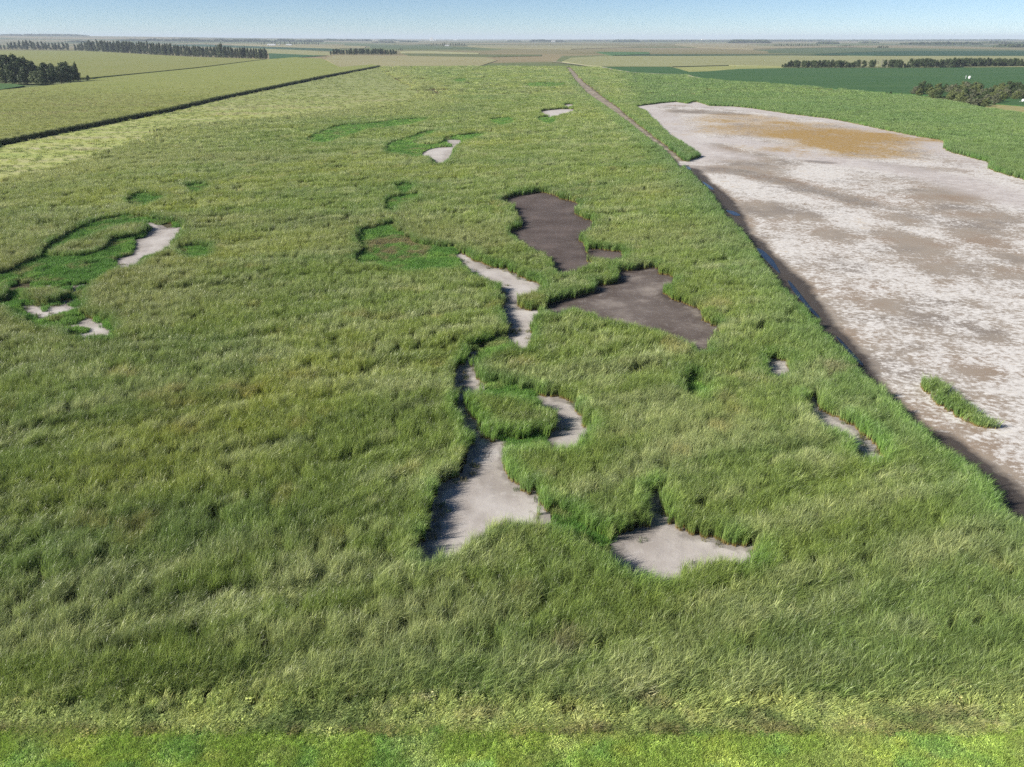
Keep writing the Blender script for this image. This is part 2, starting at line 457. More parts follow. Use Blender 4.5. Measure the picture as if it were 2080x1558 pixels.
# ------------------------------------------------------------------ ground sheets
def land_height(x, y):
    r = np.hypot(x, y)
    a = np.degrees(np.arctan2(x, y))
    hill = 66 * sstep(4500, 12500, r) * sstep(-2, -34, a) + 8 * sstep(6000, 12000, r) * sstep(20, 38, a)
    roll = 5.0 * (fbm(x / 2600, y / 2600, 5) - 0.5) * sstep(3500, 7000, r)
    return hill + roll

def build_ground():
    rs = np.concatenate([[0.0], np.geomspace(60, 3500, 14), np.geomspace(4200, 26000, 34)])
    na = 120
    verts, faces = [(0, 0, -0.25)], []
    for r in rs[1:]:
        for k in range(na):
            a = 2 * math.pi * k / na
            x, y = r * math.sin(a), r * math.cos(a)
            verts.append((x, y, -0.25 + float(land_height(np.array(x), np.array(y)))))
    for k in range(na):
        faces.append((0, 1 + (k + 1) % na, 1 + k))
    for i in range(len(rs) - 2):
        for k in range(na):
            a, b = 1 + i * na + k, 1 + i * na + (k + 1) % na
            faces.append((a, b, b + na, a + na))
    o = mesh_ob('ground', verts, faces, m_ground(), smooth=True)
    o['kind'] = 'structure'
build_ground()

m_marsh = m_soil()
sheet('marsh_ground', marsh_poly, 0.0, m_marsh)
sheet('verge_ground', [(-420, -60), (420, -60), (420, YV + 0.6), (-420, YV + 0.6)], 0.02,
      m_field('verge_soil', [(0.3, (0.05, 0.085, 0.02)), (0.6, (0.09, 0.14, 0.03)), (0.8, (0.15, 0.15, 0.06))], 0.4, 0.4, 0, 0.4))
def m_meadow():
    m = NT('meadow_soil')
    n1 = m.noise(m.mapped((1 / 42, 1 / 11, 0), R(14)), 1, 5, 0.6)
    c = m.ramp(n1, [(0.28, (0.25, 0.325, 0.095)), (0.45, (0.35, 0.39, 0.125)), (0.6, (0.38, 0.37, 0.19)), (0.75, (0.44, 0.40, 0.27))])
    sx = m.n('SeparateXYZ'); m.l(m.pos(), sx.inputs[0])
    far = m.math('DIVIDE', m.math('SUBTRACT', sx.outputs[1], 300.0), 450.0)          # lusher towards the far end
    c = m.mix(m.ramp(far, [(0.0, (0, 0, 0)), (0.7, (0.85, 0.85, 0.85))]), c, m.ramp(n1, [(0.3, (0.17, 0.215, 0.075)), (0.7, (0.26, 0.28, 0.13))]))
    n2 = m.noise(m.mapped((1, 1, 0.3)), 0.6, 5, 0.7)
    c = m.mix(m.ramp(n2, [(0.35, (0.5, 0.5, 0.5)), (0.6, (0, 0, 0))]), c, (0.16, 0.19, 0.07))
    m.bump(n2, 0.3, 0.8)
    return m.fin(c, 0.9, 0.15)
sheet('meadow_ground', meadow_poly, 0.06, m_meadow())

pale = m_mud('pale_dry_mud', (0.37, 0.345, 0.325), (0.47, 0.45, 0.43), (0.28, 0.255, 0.235))
darkm = m_mud('dark_mud', (0.090, 0.074, 0.068), (0.13, 0.105, 0.095), (0.062, 0.048, 0.043), 0.1)
darkm2 = m_mud('dark_crusted_mud', (0.105, 0.088, 0.08), (0.26, 0.23, 0.205), (0.07, 0.055, 0.048), 0.15)
def grow(poly, d):
    n = len(poly); out = []
    area = 0.5 * np.sum(poly[:, 0] * np.roll(poly[:, 1], -1) - np.roll(poly[:, 0], -1) * poly[:, 1])
    for i in range(n):
        t = poly[(i + 1) % n] - poly[i - 1]
        nr = np.array((t[1], -t[0])) / (np.linalg.norm(t) + 1e-9)
        out.append(poly[i] + nr * d * (1 if area > 0 else -1))
    return np.array(out)
def bed(poly, z, mat, step, name='mud_bed'):
    lo, hi = poly.min(0) - 0.6, poly.max(0) + 0.6
    xs, ys = np.arange(lo[0], hi[0] + step, step), np.arange(lo[1], hi[1] + step, step)
    Xg, Yg = np.meshgrid(xs, ys, indexing='ij')
    vx, vy = Xg.ravel(), Yg.ravel()
    d = np.where(in_poly(vx, vy, poly), dist_poly(vx, vy, poly), -dist_poly(vx, vy, poly))
    ny = len(ys)
    ii, jj = np.meshgrid(np.arange(len(xs) - 1), np.arange(ny - 1), indexing='ij')
    q = np.stack([ii * ny + jj, (ii + 1) * ny + jj, (ii + 1) * ny + jj + 1, ii * ny + jj + 1], -1).reshape(-1, 4)
    q = q[(d[q] > -0.45).any(1)]
    used, inv = np.unique(q.ravel(), return_inverse=True)
    me = bpy.data.meshes.new(name)
    vx, vy, d = vx[used], vy[used], d[used]
    zz = z + 0.05 * (fbm(vx / 1.2, vy / 1.2, 90) - 0.5) + 0.03 * (vnoise(vx / 0.4, vy / 0.4, 91) - 0.5) + 0.03
    me.from_pydata(np.stack([vx, vy, zz], 1).tolist(), [], inv.reshape(-1, 4).tolist()); me.update()
    me.attributes.new('edge', 'FLOAT', 'POINT').data.foreach_set('value', d.astype(np.float32))
    me.polygons.foreach_set('use_smooth', [True] * len(me.polygons))
    me.materials.append(mat)
    o = link(bpy.data.objects.new(name, me)); o['kind'] = 'structure'
for k, p in ponds.items():
    ext = float(np.max(p.max(0) - p.min(0)))
    bed(p, 0.03, pale if k != 'p6b' else darkm, 0.25 if ext < 40 else 0.5)
bed(darks['p6'], 0.03, darkm, 0.5)
bed(darks['p7'], 0.03, darkm2, 0.5)
bed(path_poly, 0.06, m_mud('path_mud', (0.25, 0.215, 0.165), (0.38, 0.33, 0.26), (0.12, 0.10, 0.08), 0.1), 0.8, 'ditch_path')

def build_flat():
    g = grow(flat_poly, 1.0)
    x0, y0 = g.min(0); x1, y1 = g.max(0)
    x1 = min(x1, 620)
    s = 2.0
    xs = np.arange(x0, x1 + s, s); ys = np.arange(y0, y1 + s, s)
    X, Y = np.meshgrid(xs, ys, indexing='ij')
    vx, vy = X.ravel(), Y.ravel()
    cx = (X[:-1, :-1] + s / 2).ravel(); cy = (Y[:-1, :-1] + s / 2).ravel()
    near = in_poly(cx, cy, flat_poly) | (dist_poly(cx, cy, flat_poly) < 1.9)
    ny = len(ys)
    ii, jj = np.meshgrid(np.arange(len(xs) - 1), np.arange(ny - 1), indexing='ij')
    ii, jj = ii.ravel()[near], jj.ravel()[near]
    quads = np.stack([ii * ny + jj, (ii + 1) * ny + jj, (ii + 1) * ny + jj + 1, ii * ny + jj + 1], 1)
    used, inv = np.unique(quads.ravel(), return_inverse=True)
    vx, vy = vx[used], vy[used]
    # masks, each a stain with a shape of its own on the lake bed
    w1 = fbm(vx / 30, vy / 30, 3) - 0.5
    w2 = fbm(vx / 14, vy / 14, 8) - 0.5
    def blob(u, v, ru, rv):          # soft ellipse around a ground point, radii from pixel extents
        c = at(u, v); a = abs(at(u + ru, v)[0] - c[0]); b = abs(at(u, v - rv)[1] - c[1])
        d = np.hypot((vx - c[0] + 40 * w1 * a / 40) / a, (vy - c[1] + 40 * w2 * b / 40) / b)
        return 1 - sstep(0.25, 1.25, d)
    algae = np.maximum.reduce([blob(1690, 281, 240, 32), blob(1620, 262, 210, 22) * 0.8, blob(1800, 303, 160, 18) * 0.8, blob(1520, 243, 150, 14) * 0.6, blob(1740, 310, 90, 10) * 0.6])
    i0 = FLAT.index((2080, 1038))
    ditch = ground_poly([FLAT[k] for k in range(i0 - 2, len(FLAT))], 1.35)
    dd = np.full(len(vx), 1e9)
    for a, b in zip(ditch[:-1], ditch[1:]):
        ab = b - a; t = np.clip(((vx - a[0]) * ab[0] + (vy - a[1]) * ab[1]) / (ab @ ab), 0, 1)
        dd = np.minimum(dd, np.hypot(vx - a[0] - t * ab[0], vy - a[1] - t * ab[1]))
    wid = 1.6 + 0.016 * np.hypot(vx, vy) + 3.0 * w1 + 2.0 * w2
    damp = 1 - sstep(wid * 0.75, wid * 1.5, dd)
    def line(pix, half):
        p = ground_poly(pix); d = np.full(len(vx), 1e9)
        for a, b in zip(p[:-1], p[1:]):
            ab = b - a; t = np.clip(((vx - a[0]) * ab[0] + (vy - a[1]) * ab[1]) / (ab @ ab), 0, 1)
            d = np.minimum(d, np.hypot(vx - a[0] - t * ab[0], vy - a[1] - t * ab[1]))
        return 1 - sstep(half * 0.3, half * 1.3, d + 5 * w2)
    damp = np.maximum.reduce([damp, 0.42 * line([(1400, 343), (1460, 345), (1530, 355), (1600, 372), (1680, 395), (1760, 415)], 7),
                              0.5 * line([(1650, 328), (1680, 331)], 4), 0.35 * line([(1800, 335), (1860, 345)], 6),
                              0.42 * line([(1380, 226), (1500, 233), (1430, 226)], 10), 0.22 * blob(1900, 500, 70, 22), 0.22 * blob(2000, 470, 60, 14), 0.2 * blob(1950, 720, 60, 20),
                              0.28 * line([(1800, 470), (1880, 520), (1960, 560)], 5), 0.22 * blob(1500, 330, 80, 14), 0.2 * blob(2060, 560, 40, 30)])
    edge = dist_poly(vx, vy, flat_poly)
    brown = np.maximum.reduce([blob(u_, v_, a_, b_) for u_, v_, a_, b_ in [(1890,397,90,16),(1830,446,46,26),(1985,488,56,24),(2015,440,80,22),(2060,526,50,18),(1905,551,26,7),(1913,575,26,7),(2035,565,22,10),(1972,618,26,14),(1562,422,74,20),(1650,440,36,12),(1695,477,56,18),(1860,500,60,34),(1800,620,40,16),(2040,690,50,20),(1560,345,60,12),(1470,300,40,12),(1900,345,70,7),(2000,760,60,20)]])
    rim = (1 - sstep(4, 14, edge + 8 * w1)) * sstep(200, 260, vy)
    smooth_grey = np.maximum.reduce([rim, 0.9 * line([(1480, 285), (1560, 300), (1640, 318), (1720, 330), (1830, 345), (1950, 370), (2080, 410)], 11), 0.8 * line([(1340, 232), (1370, 262), (1420, 300), (1500, 320)], 8)])
    me = bpy.data.meshes.new('mud_flat')
    z = 0.13 - 0.10 * damp + 0.06 * w2
    me.from_pydata(np.stack([vx, vy, z], 1).tolist(), [], inv.reshape(-1, 4).tolist())
    me.update()
    ca = me.attributes.new('mask', 'FLOAT_COLOR', 'POINT')
    ca.data.foreach_set('color', np.stack([algae, damp, smooth_grey, brown], 1).astype(np.float32).ravel())
    me.polygons.foreach_set('use_smooth', [True] * len(me.polygons))
    me.materials.append(m_flat())
    o = link(bpy.data.objects.new('mud_flat', me)); o['kind'] = 'structure'
build_flat()

# thin water standing in the ditch at the foot of the reeds
wm = m_water()
WATER = [[(1536,505),(1550,510),(1566,525),(1572,532),(1584,554),(1580,554),(1564,538),(1548,522)],
         [(1600,572),(1606,574),(1624,596),(1644,622),(1664,644),(1660,646),(1636,622),(1612,594)],
         [(1698,686),(1706,690),(1730,716),(1752,740),(1748,742),(1722,716)],
         [(1474,428),(1490,430),(1504,438),(1490,438)],
         [(1388,336),(1397,338),(1404,345),(1396,343)],
         [(1426,369),(1442,378),(1450,386),(1438,382)]]
for p in WATER:
    o = sheet('water', smooth_poly(ground_poly(p), 3), 0.10, wm)

# ------------------------------------------------------------------ plant prototypes (instanced as stuff)
def tuft_mesh(name, foot, n, width, length, bend, spread, mat, seed, segs=4, lvar=0.25, head=0.0):
    r = np.random.default_rng(seed)
    verts, faces, hs, rn = [], [], [], []
    for b in range(n):
        a, q = r.random() * 2 * math.pi, foot * math.sqrt(r.random())
        bx, by = q * math.cos(a), q * math.sin(a)
        L = length * (1 - lvar + 2 * lvar * r.random())
        az = r.normal(0, spread)
        bd = bend * (0.35 + 1.0 * r.random())
        w = width * (0.7 + 0.6 * r.random())
        tw = r.normal(0, 0.6)
        rr = r.random()
        x = y = z = 0.0; th = 0.04 + 0.12 * r.random()
        base = len(verts)
        # path of the blade: upright below, curving over towards the tip
        for k in range(segs + 1):
            t = k / segs
            ww = w * (1.0 if t < 0.6 else max(0.05, 1 - (t - 0.6) / 0.4))
            px, py = -math.sin(az + tw + 1.2 * t), math.cos(az + tw + 1.2 * t)
            cx, cy = bx + x * math.cos(az), by + x * math.sin(az)
            verts += [(cx - px * ww / 2, cy - py * ww / 2, z), (cx + px * ww / 2, cy + py * ww / 2, z)]
            hs += [t, t]; rn += [rr, rr]
            th2 = th + bd * (t ** 1.6)
            x += L / segs * math.sin(th2); z += L / segs * math.cos(th2)
        for k in range(segs):
            i = base + 2 * k
            faces.append((i, i + 1, i + 3, i + 2))
    me = bpy.data.meshes.new(name)
    me.from_pydata(verts, [], faces); me.update()
    me.attributes.new('h', 'FLOAT', 'POINT').data.foreach_set('value', np.array(hs, np.float32))
    me.attributes.new('rnd', 'FLOAT', 'POINT').data.foreach_set('value', np.array(rn, np.float32))
    me.materials.append(mat)
    return me

def leafy_mesh(name, foot, n, size, height, mat, seed):
    """broad-leaved weed: small leaves on short stems in a mound"""
    r = np.random.default_rng(seed)
    verts, faces, hs, rn = [], [], [], []
    for b in range(n):
        a, q = r.random() * 2 * math.pi, foot * math.sqrt(r.random())
        z = height * (1 - 0.6 * (q / foot) ** 2) * (0.25 + 0.75 * r.random())
        c = np.array((q * math.cos(a), q * math.sin(a), z))
        d = np.array((math.cos(a) * 0.7 + r.normal(0, 0.4), math.sin(a) * 0.7 + r.normal(0, 0.4), r.normal(0.15, 0.35)))
        d /= np.linalg.norm(d)
        s = np.cross(d, (r.normal(0, 0.4), r.normal(0, 0.4), 1.0)); s /= np.linalg.norm(s)
        L = size * (0.6 + 0.8 * r.random()); rr = r.random(); i = len(verts)
        verts += [tuple(c), tuple(c + d * L * 0.45 + s * L * 0.28), tuple(c + d * L), tuple(c + d * L * 0.45 - s * L * 0.28)]
        faces.append((i, i + 1, i + 2, i + 3)); hs += [1.0] * 4; rn += [rr] * 4
    me = bpy.data.meshes.new(name)
    me.from_pydata(verts, [], faces); me.update()
    me.attributes.new('h', 'FLOAT', 'POINT').data.foreach_set('value', np.array(hs, np.float32))
    me.attributes.new('rnd', 'FLOAT', 'POINT').data.foreach_set('value', np.array(rn, np.float32))
    me.materials.append(mat)
    return me

def proto_set(name, meshes):
    c = bpy.data.collections.new(name)
    for i, me in enumerate(meshes):
        c.objects.link(bpy.data.objects.new('%s_%02d' % (name, i), me))
    return c

def scatter_group(name, coll):
    g = bpy.data.node_groups.new(name, 'GeometryNodeTree')
    g.interface.new_socket('Geometry', in_out='INPUT', socket_type='NodeSocketGeometry')
    g.interface.new_socket('Geometry', in_out='OUTPUT', socket_type='NodeSocketGeometry')
    N, L = g.nodes, g.links
    gi, go = N.new('NodeGroupInput'), N.new('NodeGroupOutput')
    ci = N.new('GeometryNodeCollectionInfo'); ci.inputs[0].default_value = coll
    ci.inputs['Separate Children'].default_value = True; ci.inputs['Reset Children'].default_value = True
    ip = N.new('GeometryNodeInstanceOnPoints')
    ip.inputs['Pick Instance'].default_value = True
    def na(n, t):
        x = N.new('GeometryNodeInputNamedAttribute'); x.data_type = t; x.inputs[0].default_value = n
        return x.outputs[0]
    L.new(gi.outputs[0], ip.inputs['Points']); L.new(ci.outputs[0], ip.inputs['Instance'])
    L.new(na('idx', 'INT'), ip.inputs['Instance Index'])
    L.new(na('rot', 'FLOAT_VECTOR'), ip.inputs['Rotation'])
    L.new(na('scl', 'FLOAT_VECTOR'), ip.inputs['Scale'])
    L.new(ip.outputs[0], go.inputs[0])
    return g

def scatter(name, xyz, rot, scl, idx, col, group):
    me = bpy.data.meshes.new(name)
    n = len(xyz)
    me.vertices.add(n)
    me.vertices.foreach_set('co', np.asarray(xyz, np.float32).ravel())
    for nm, arr in (('rot', rot), ('scl', scl)):
        me.attributes.new(nm, 'FLOAT_VECTOR', 'POINT').data.foreach_set('vector', np.asarray(arr, np.float32).ravel())
    me.attributes.new('idx', 'INT', 'POINT').data.foreach_set('value', np.asarray(idx, np.int32))
    c4 = np.concatenate([np.asarray(col, np.float32), np.ones((n, 1), np.float32)], 1)
    me.attributes.new('col', 'FLOAT_COLOR', 'POINT').data.foreach_set('color', c4.ravel())
    me.update()
    o = link(bpy.data.objects.new(name, me))
    md = o.modifiers.new('scatter', 'NODES'); md.node_group = group
    return o

reed_mat = leaf_material('cattail_leaf', spec=0.42, rough=0.36, transl=0.34, base=(0.34, 0.25, 0.09), base_to=0.26)
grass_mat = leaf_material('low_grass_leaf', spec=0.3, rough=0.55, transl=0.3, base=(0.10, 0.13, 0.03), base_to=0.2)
NV = 5
SPACING = (0.28, 0.37, 0.54, 1.05, 2.8)
def tuft_data(foot, n, width, length, bend, spread, r, segs, lvar=0.22, lean=0.0):
    """one clump of blades: positions, heights along the blade, random value per blade"""
    clump_r = r.random(); clump_az = r.normal(0, 0.35); clump_h = 1 + 0.07 * r.standard_normal()
    V, F, Hh, Rn = [], [], [], []
    for b in range(n):
        a, q = r.random() * 2 * math.pi, foot * math.sqrt(r.random())
        bx, by = q * math.cos(a), q * math.sin(a)
        L = length * clump_h * (1 - lvar + 2 * lvar * r.random())
        az = clump_az + r.normal(0, spread)
        bd = bend * (0.15 + 1.25 * r.random())
        w = width * (0.7 + 0.6 * r.random())
        tw = r.normal(0, 0.9); rr = 0.55 * clump_r + 0.45 * r.random()
        x = z = 0.0; th = lean + 0.03 + 0.12 * r.random(); base = len(V)
        for k in range(segs + 1):
            t = k / segs
            ww = w * (1.0 if t < 0.6 else max(0.05, 1 - (t - 0.6) / 0.4))
            px, py = -math.sin(az + tw + 1.2 * t), math.cos(az + tw + 1.2 * t)
            cx, cy = bx + x * math.cos(az), by + x * math.sin(az)
            V += [(cx - px * ww / 2, cy - py * ww / 2, z), (cx + px * ww / 2, cy + py * ww / 2, z)]
            Hh += [t, t]; Rn += [rr, rr]
            th2 = th + bd * (t ** 3.2)
            x += L / segs * math.sin(th2); z += L / segs * math.cos(th2)
        for k in range(segs):
            i = base + 2 * k
            F.append((i, i + 1, i + 3, i + 2))
    return V, F, Hh, Rn

def patch_mesh(name, foot, n, width, length, bend, spread, mat, seed, segs, grid, step, lean=0.0):
    r = np.random.default_rng(seed)
    V, F, Hh, Rn = [], [], [], []
    for i in range(grid):
        for j in range(grid):
            ox = (i - (grid - 1) / 2) * step + r.uniform(-0.35, 0.35) * step
            oy = (j - (grid - 1) / 2) * step + r.uniform(-0.35, 0.35) * step
            v, f, h, q = tuft_data(foot, n, width, length, bend, spread * (1 - 0.8 * lean), r, segs, 0.22, lean)
            b = len(V)
            V += [(p[0] + ox, p[1] + oy, p[2]) for p in v]; F += [tuple(k + b for k in t) for t in f]; Hh += h; Rn += q
    me = bpy.data.meshes.new(name)
    me.from_pydata(V, [], F); me.update()
    me.attributes.new('h', 'FLOAT', 'POINT').data.foreach_set('value', np.array(Hh, np.float32))
    me.attributes.new('rnd', 'FLOAT', 'POINT').data.foreach_set('value', np.array(Rn, np.float32))
    me.materials.append(mat)
    return me

LOD, PATCH = [], []      # single clumps for the edges, 3 x 3 clumps for the inside of the stand
for k, (foot, n, wd, ln, bd, sp) in enumerate([(0.15, 22, 0.021, 1.66, 2.5, 1.3), (0.20, 21, 0.029, 1.66, 2.5, 1.3), (0.30, 21, 0.041, 1.66, 2.5, 1.3), (0.7, 32, 0.062, 1.66, 2.4, 1.3), (2.1, 64, 0.11, 1.68, 2.2, 1.3)]):
    sg = 6 if k < 2 else 5
    LOD.append(scatter_group('reeds_%d' % k, proto_set('reeds_%d' % k, [patch_mesh('reed_tuft', foot, n, wd, ln, bd, sp, reed_mat, 100 * k + v, sg, 1, 0) for v in range(NV)])))
    PATCH.append(scatter_group('reed_patch_%d' % k, proto_set('reed_patch_%d' % k, [patch_mesh('reed_patch', foot, n, wd, ln, bd, sp, reed_mat, 100 * k + 50 + v, sg, 4 if k < 3 else 3, SPACING[k], (0, 0, 0, 0, 0.12, 0.28, 0.45, 0.6)[v]) for v in range(8)])))
# band limits (distance ahead of the camera) and spacing
BANDS = [(YV + 0.2, 72, 0.28), (72, 140, 0.37), (140, 270, 0.54), (270, 520, 1.05), (520, 1230, 2.8)]

def grid_points(d0, d1, s, seed, xlim=None):
    r = np.random.default_rng(seed)
    wmax = 0.74 * math.hypot(d1, CAM_H) + 8
    xs = np.arange(-wmax, wmax, s); ys = np.arange(d0, d1, s)
    X, Y = np.meshgrid(xs, ys)
    X = (X + r.uniform(-0.5, 0.5, X.shape) * s * 1.1).ravel(); Y = (Y + r.uniform(-0.5, 0.5, Y.shape) * s * 1.1).ravel()
    k = np.abs(X) < 0.74 * np.hypot(Y, CAM_H) + 6
    return X[k], Y[k]

ALL_OPEN = [flat_poly, path_poly] + list(ponds.values()) + list(darks.values())
OPEN_FIRM = [flat_poly, path_poly] + [p for k_, p in ponds.items() if k_ not in ('p9b', 'p9c', 'p9d', 'p9e')] + list(darks.values())
ALL_LOW = list(lows.values())
ALL_ISLE = list(isles.values())

def open_distance(X, Y, polys, reach):
    """distance to the nearest opening; negative inside"""
    D = np.full(len(X), reach)
    for p in polys:
        lo, hi = p.min(0) - reach, p.max(0) + reach
        m = (X > lo[0]) & (X < hi[0]) & (Y > lo[1]) & (Y < hi[1])
        if not m.any(): continue
        i = np.nonzero(m)[0]
        d = dist_poly(X[i], Y[i], p)
        ins = in_poly(X[i], Y[i], p)
        d = np.where(ins, -d, d)
        D[i] = np.where(D[i] < 0, np.minimum(D[i], d), np.where(d < 0, d, np.minimum(D[i], d)))
    return D

def lerp(a, b, t):
    return a + (np.asarray(b) - a) * np.clip(t, 0, 1)[:, None]

i0 = FLAT.index((2080, 1038))
DITCH_LINE = ground_poly([FLAT[k] for k in range(i0 - 2, len(FLAT))] + [(1340, 296), (1246, 226), (1170, 164)], 1.0)
def line_dist(X, Y, p):
    d = np.full(len(X), 1e9)
    for a, b in zip(p[:-1], p[1:]):
        ab = b - a; t = np.clip(((X - a[0]) * ab[0] + (Y - a[1]) * ab[1]) / (ab @ ab), 0, 1)
        d = np.minimum(d, np.hypot(X - a[0] - t * ab[0], Y - a[1] - t * ab[1]))
    return d

def reed_colour(X, Y, rim, seed=0):
    n = len(X)
    u = X * 0.94 + Y * 0.34; v = -X * 0.34 + Y * 0.94
    far = sstep(120, 420, Y)
    c = np.tile(np.array((0.212, 0.284, 0.072)), (n, 1))
    c = lerp(c, (0.285, 0.330, 0.075), 1.0 * sstep(0.42, 0.75, fbm(u / 55, v / 26, 1)) * (1 - 0.5 * far))
    c = lerp(c, (0.165, 0.250, 0.085), 0.6 * sstep(0.50, 0.78, fbm(u / 34, v / 15, 2)))
    c = lerp(c, (0.360, 0.405, 0.190), 0.75 * sstep(0.50, 0.80, fbm(u / 13, v / 3.0, 4)))
    st = fbm(u / 5.5, v / 1.3, 19)
    c = lerp(c, (0.400, 0.440, 0.220), 0.6 * sstep(0.55, 0.80, st))
    c = lerp(c, (0.135, 0.185, 0.060), 0.5 * sstep(0.46, 0.25, st))
    c = lerp(c, (0.36, 0.28, 0.11), 0.35 * sstep(0.68, 0.84, fbm(X / 5, Y / 4, 6)) * (1 - 0.7 * far))
    c = lerp(c, (0.165, 0.262, 0.090), 0.6 * (1 - sstep(2, 11, line_dist(X, Y, DITCH_LINE) + 5 * (fbm(X / 8, Y / 8, 9) - .5))))
    c = lerp(c, (0.290, 0.300, 0.130), 0.5 * sstep(0.6, 0.8, fbm(X / 120, Y / 50, 12)) * (1 - 0.6 * far))
    for u_, v_, r_ in ((1140, 1292, 1.2), (1690, 740, 1.8)):
        g_ = at(u_, v_, 1.4)
        c = lerp(c, (0.27, 0.235, 0.145), 0.6 * (1 - sstep(0.4, 1.1, np.hypot((X - g_[0]) / (1.6 * r_), (Y - g_[1]) / r_) + 0.8 * (fbm(X, Y, 26) - 0.5))))
    right = sstep(-10, 25, X - (0.115 * Y + 15)) * sstep(110, 190, Y)
    c = lerp(c, (0.125, 0.215, 0.068), 0.95 * right * (0.6 + 0.4 * fbm(u / 40, v / 18, 23)))
    c = lerp(c, (0.130, 0.270, 0.060), 0.6 * rim * sstep(0.25, 0.6, fbm(X / 4, Y / 4, 21)))
    mb = np.full(n, 60.0); sel = (X < 40) & (Y > 90)
    mb[sel] = dist_poly(X[sel], Y[sel], meadow_poly)
    c = lerp(c, (0.350, 0.375, 0.150), 0.6 * (1 - sstep(4, 45, mb + 30 * (fbm(X / 25, Y / 18, 24) - 0.5))))
    return np.array((1.15, 1.15, 1.12)) * c * (0.92 + 0.16 * rng.random(n))[:, None]

reed_pts = []
low_pts = []
def reed_band(k, X, Y, D, DL, DI, w0):
    isle = DI < -0.25
    Dm = np.where(isle, np.minimum(D, -DI), np.minimum(D, DL))
    rim = 1 - sstep(0.3, 2.0, Dm)
    n = len(X)
    u = X * 0.94 + Y * 0.34; v = -X * 0.34 + Y * 0.94
    sw = fbm(u / 9, v / 2.6, 14)                       # wind-laid swathes
    sw2 = fbm(u / 3.0, v / 1.3, 15)
    lodge = sstep(0.45, 0.8, sw) * (1 - rim)
    h = 0.88 + 0.14 * fbm(X / 22, Y / 16, 16) + 0.12 * (sw2 - 0.5) - 0.12 * lodge + 0.025 * rng.standard_normal(n) + 0.12
    h *= 0.6 + 0.4 * sstep(Y0 - 0.5, Y0 + 2.5, Y)
    h *= 1 - 0.04 * rim
    az = R(28) + 1.1 * (fbm(X / 18, Y / 14, 17) - 0.5) + 0.9 * (sw2 - 0.5) + rng.normal(0, 0.16, n)
    tilt = 0.04 + 0.32 * lodge + 0.2 * (sw - 0.5) - 0.08 * rim + rng.normal(0, 0.035, n)
    ones = 0.9 + 0.25 * rng.random(n)
    flip = np.where(rng.random(n) < 0.5, -1.0, 1.0)
    idx = rng.integers(0, w0, n)
    if w0 == 8:
        lv = np.clip(lodge * 4.6 + rng.normal(0, 0.5, n), 0, 4).astype(int)
        idx = np.where(lv == 0, rng.integers(0, 4, n), 3 + lv)
        tilt = tilt * (0.25 if k < 2 else 0.1)
    return (np.stack([X, Y, np.full(n, -0.05)], 1), np.stack([rng.normal(0, 0.07, n), tilt, az], 1), np.stack([ones, ones * flip, h], 1),
            idx, reed_colour(X, Y, rim))

def reed_field(X, Y):
    jx = 0.10 * Y * (fbm(X / 40, Y / 40, 80) - 0.5) + rng.normal(0, 1, len(X)) * 0.045 * Y; jy = 22 * (fbm(X / 26, Y / 20, 81) - 0.5) + rng.normal(0, 5.0, len(X))
    m = in_poly(X, Y, marsh_poly) & ~in_poly(X + jx, Y + jy, meadow_poly)
    X, Y = X[m], Y[m]
    Xt, Yt = X + 0.42, Y + 0.22                         # where the leaning tops reach
    return X, Y, open_distance(Xt, Yt, ALL_OPEN, 14.0), open_distance(Xt, Yt, ALL_LOW, 14.0), open_distance(Xt, Yt, ALL_ISLE, 3.0)

WHERE = (' in the foreground', ' around the near mud pools', ' around the middle pools', ' beyond the pools', ' stretching to the far fields')
for k, (d0, d1, s) in enumerate(BANDS):
    inner = (2.1 if k < 3 else 1.6) * s + 0.3
    X, Y, D, DL, DI = reed_field(*grid_points(d0, d1, (3.8 if k < 3 else 2.9) * s, 10 + k))
    start = Y0 + 1.1 + 1.6 * (fbm(X / 3, Y / 2, 33) - 0.5) if k == 0 else -1
    m = (((D > inner) & (DL > inner)) | ((DI < -inner) & (D > inner))) & (Y > start)
    o = scatter('cattail_reeds', *reed_band(k, X[m], Y[m], D[m], DL[m], DI[m], 8), PATCH[k])
    tag(o, 'dense wind-swept green cattail reeds filling the marsh' + WHERE[k], 'reeds', None, 'stuff')
    # clumps along the edges and loose ones between the patches
    X, Y, D, DL, DI = reed_field(*grid_points(d0, d1, 0.8 * s, 30 + k))
    isle = DI < -0.25
    wob = 1.5 * (fbm(X / 1.6, Y / 1.6, 31) - 0.5) + 1.2 * (vnoise(X / 0.5, Y / 0.5, 32) - 0.5) * (k < 3) + 0.30 + (0, 0, 0.1, 0.6, 1.5)[k]
    tall = ((D > wob) & (DL > wob)) | (isle & (D > wob))
    Dk = open_distance(X, Y, OPEN_FIRM, 14.0)
    low = (DL <= np.maximum(wob, 0.3)) & ~isle & ((D > 0.35) | ((Dk > 0.35) & (fbm(X / 2.6, Y / 1.8, 48) > 0.52)))
    low_pts.append((k, X[low], Y[low], D[low], DL[low]))
    start = Y0 + 0.3 + 1.8 * (fbm(X / 3, Y / 2, 33) - 0.5) if k == 0 else -1
    Dm = np.where(isle, np.minimum(D, -DI), np.minimum(D, DL))
    tall &= (Y > start) & ((Dm < inner + (2.4 if k < 3 else 1.9) * s) | (rng.random(len(X)) < 0.05) | (Y < Y0 + 2.5))
    o = scatter('cattail_reeds', *reed_band(k, X[tall], Y[tall], D[tall], DL[tall], DI[tall], NV), LOD[k])
    tag(o, 'upright green cattail clumps edging the openings' + WHERE[k], 'reeds', None, 'stuff')

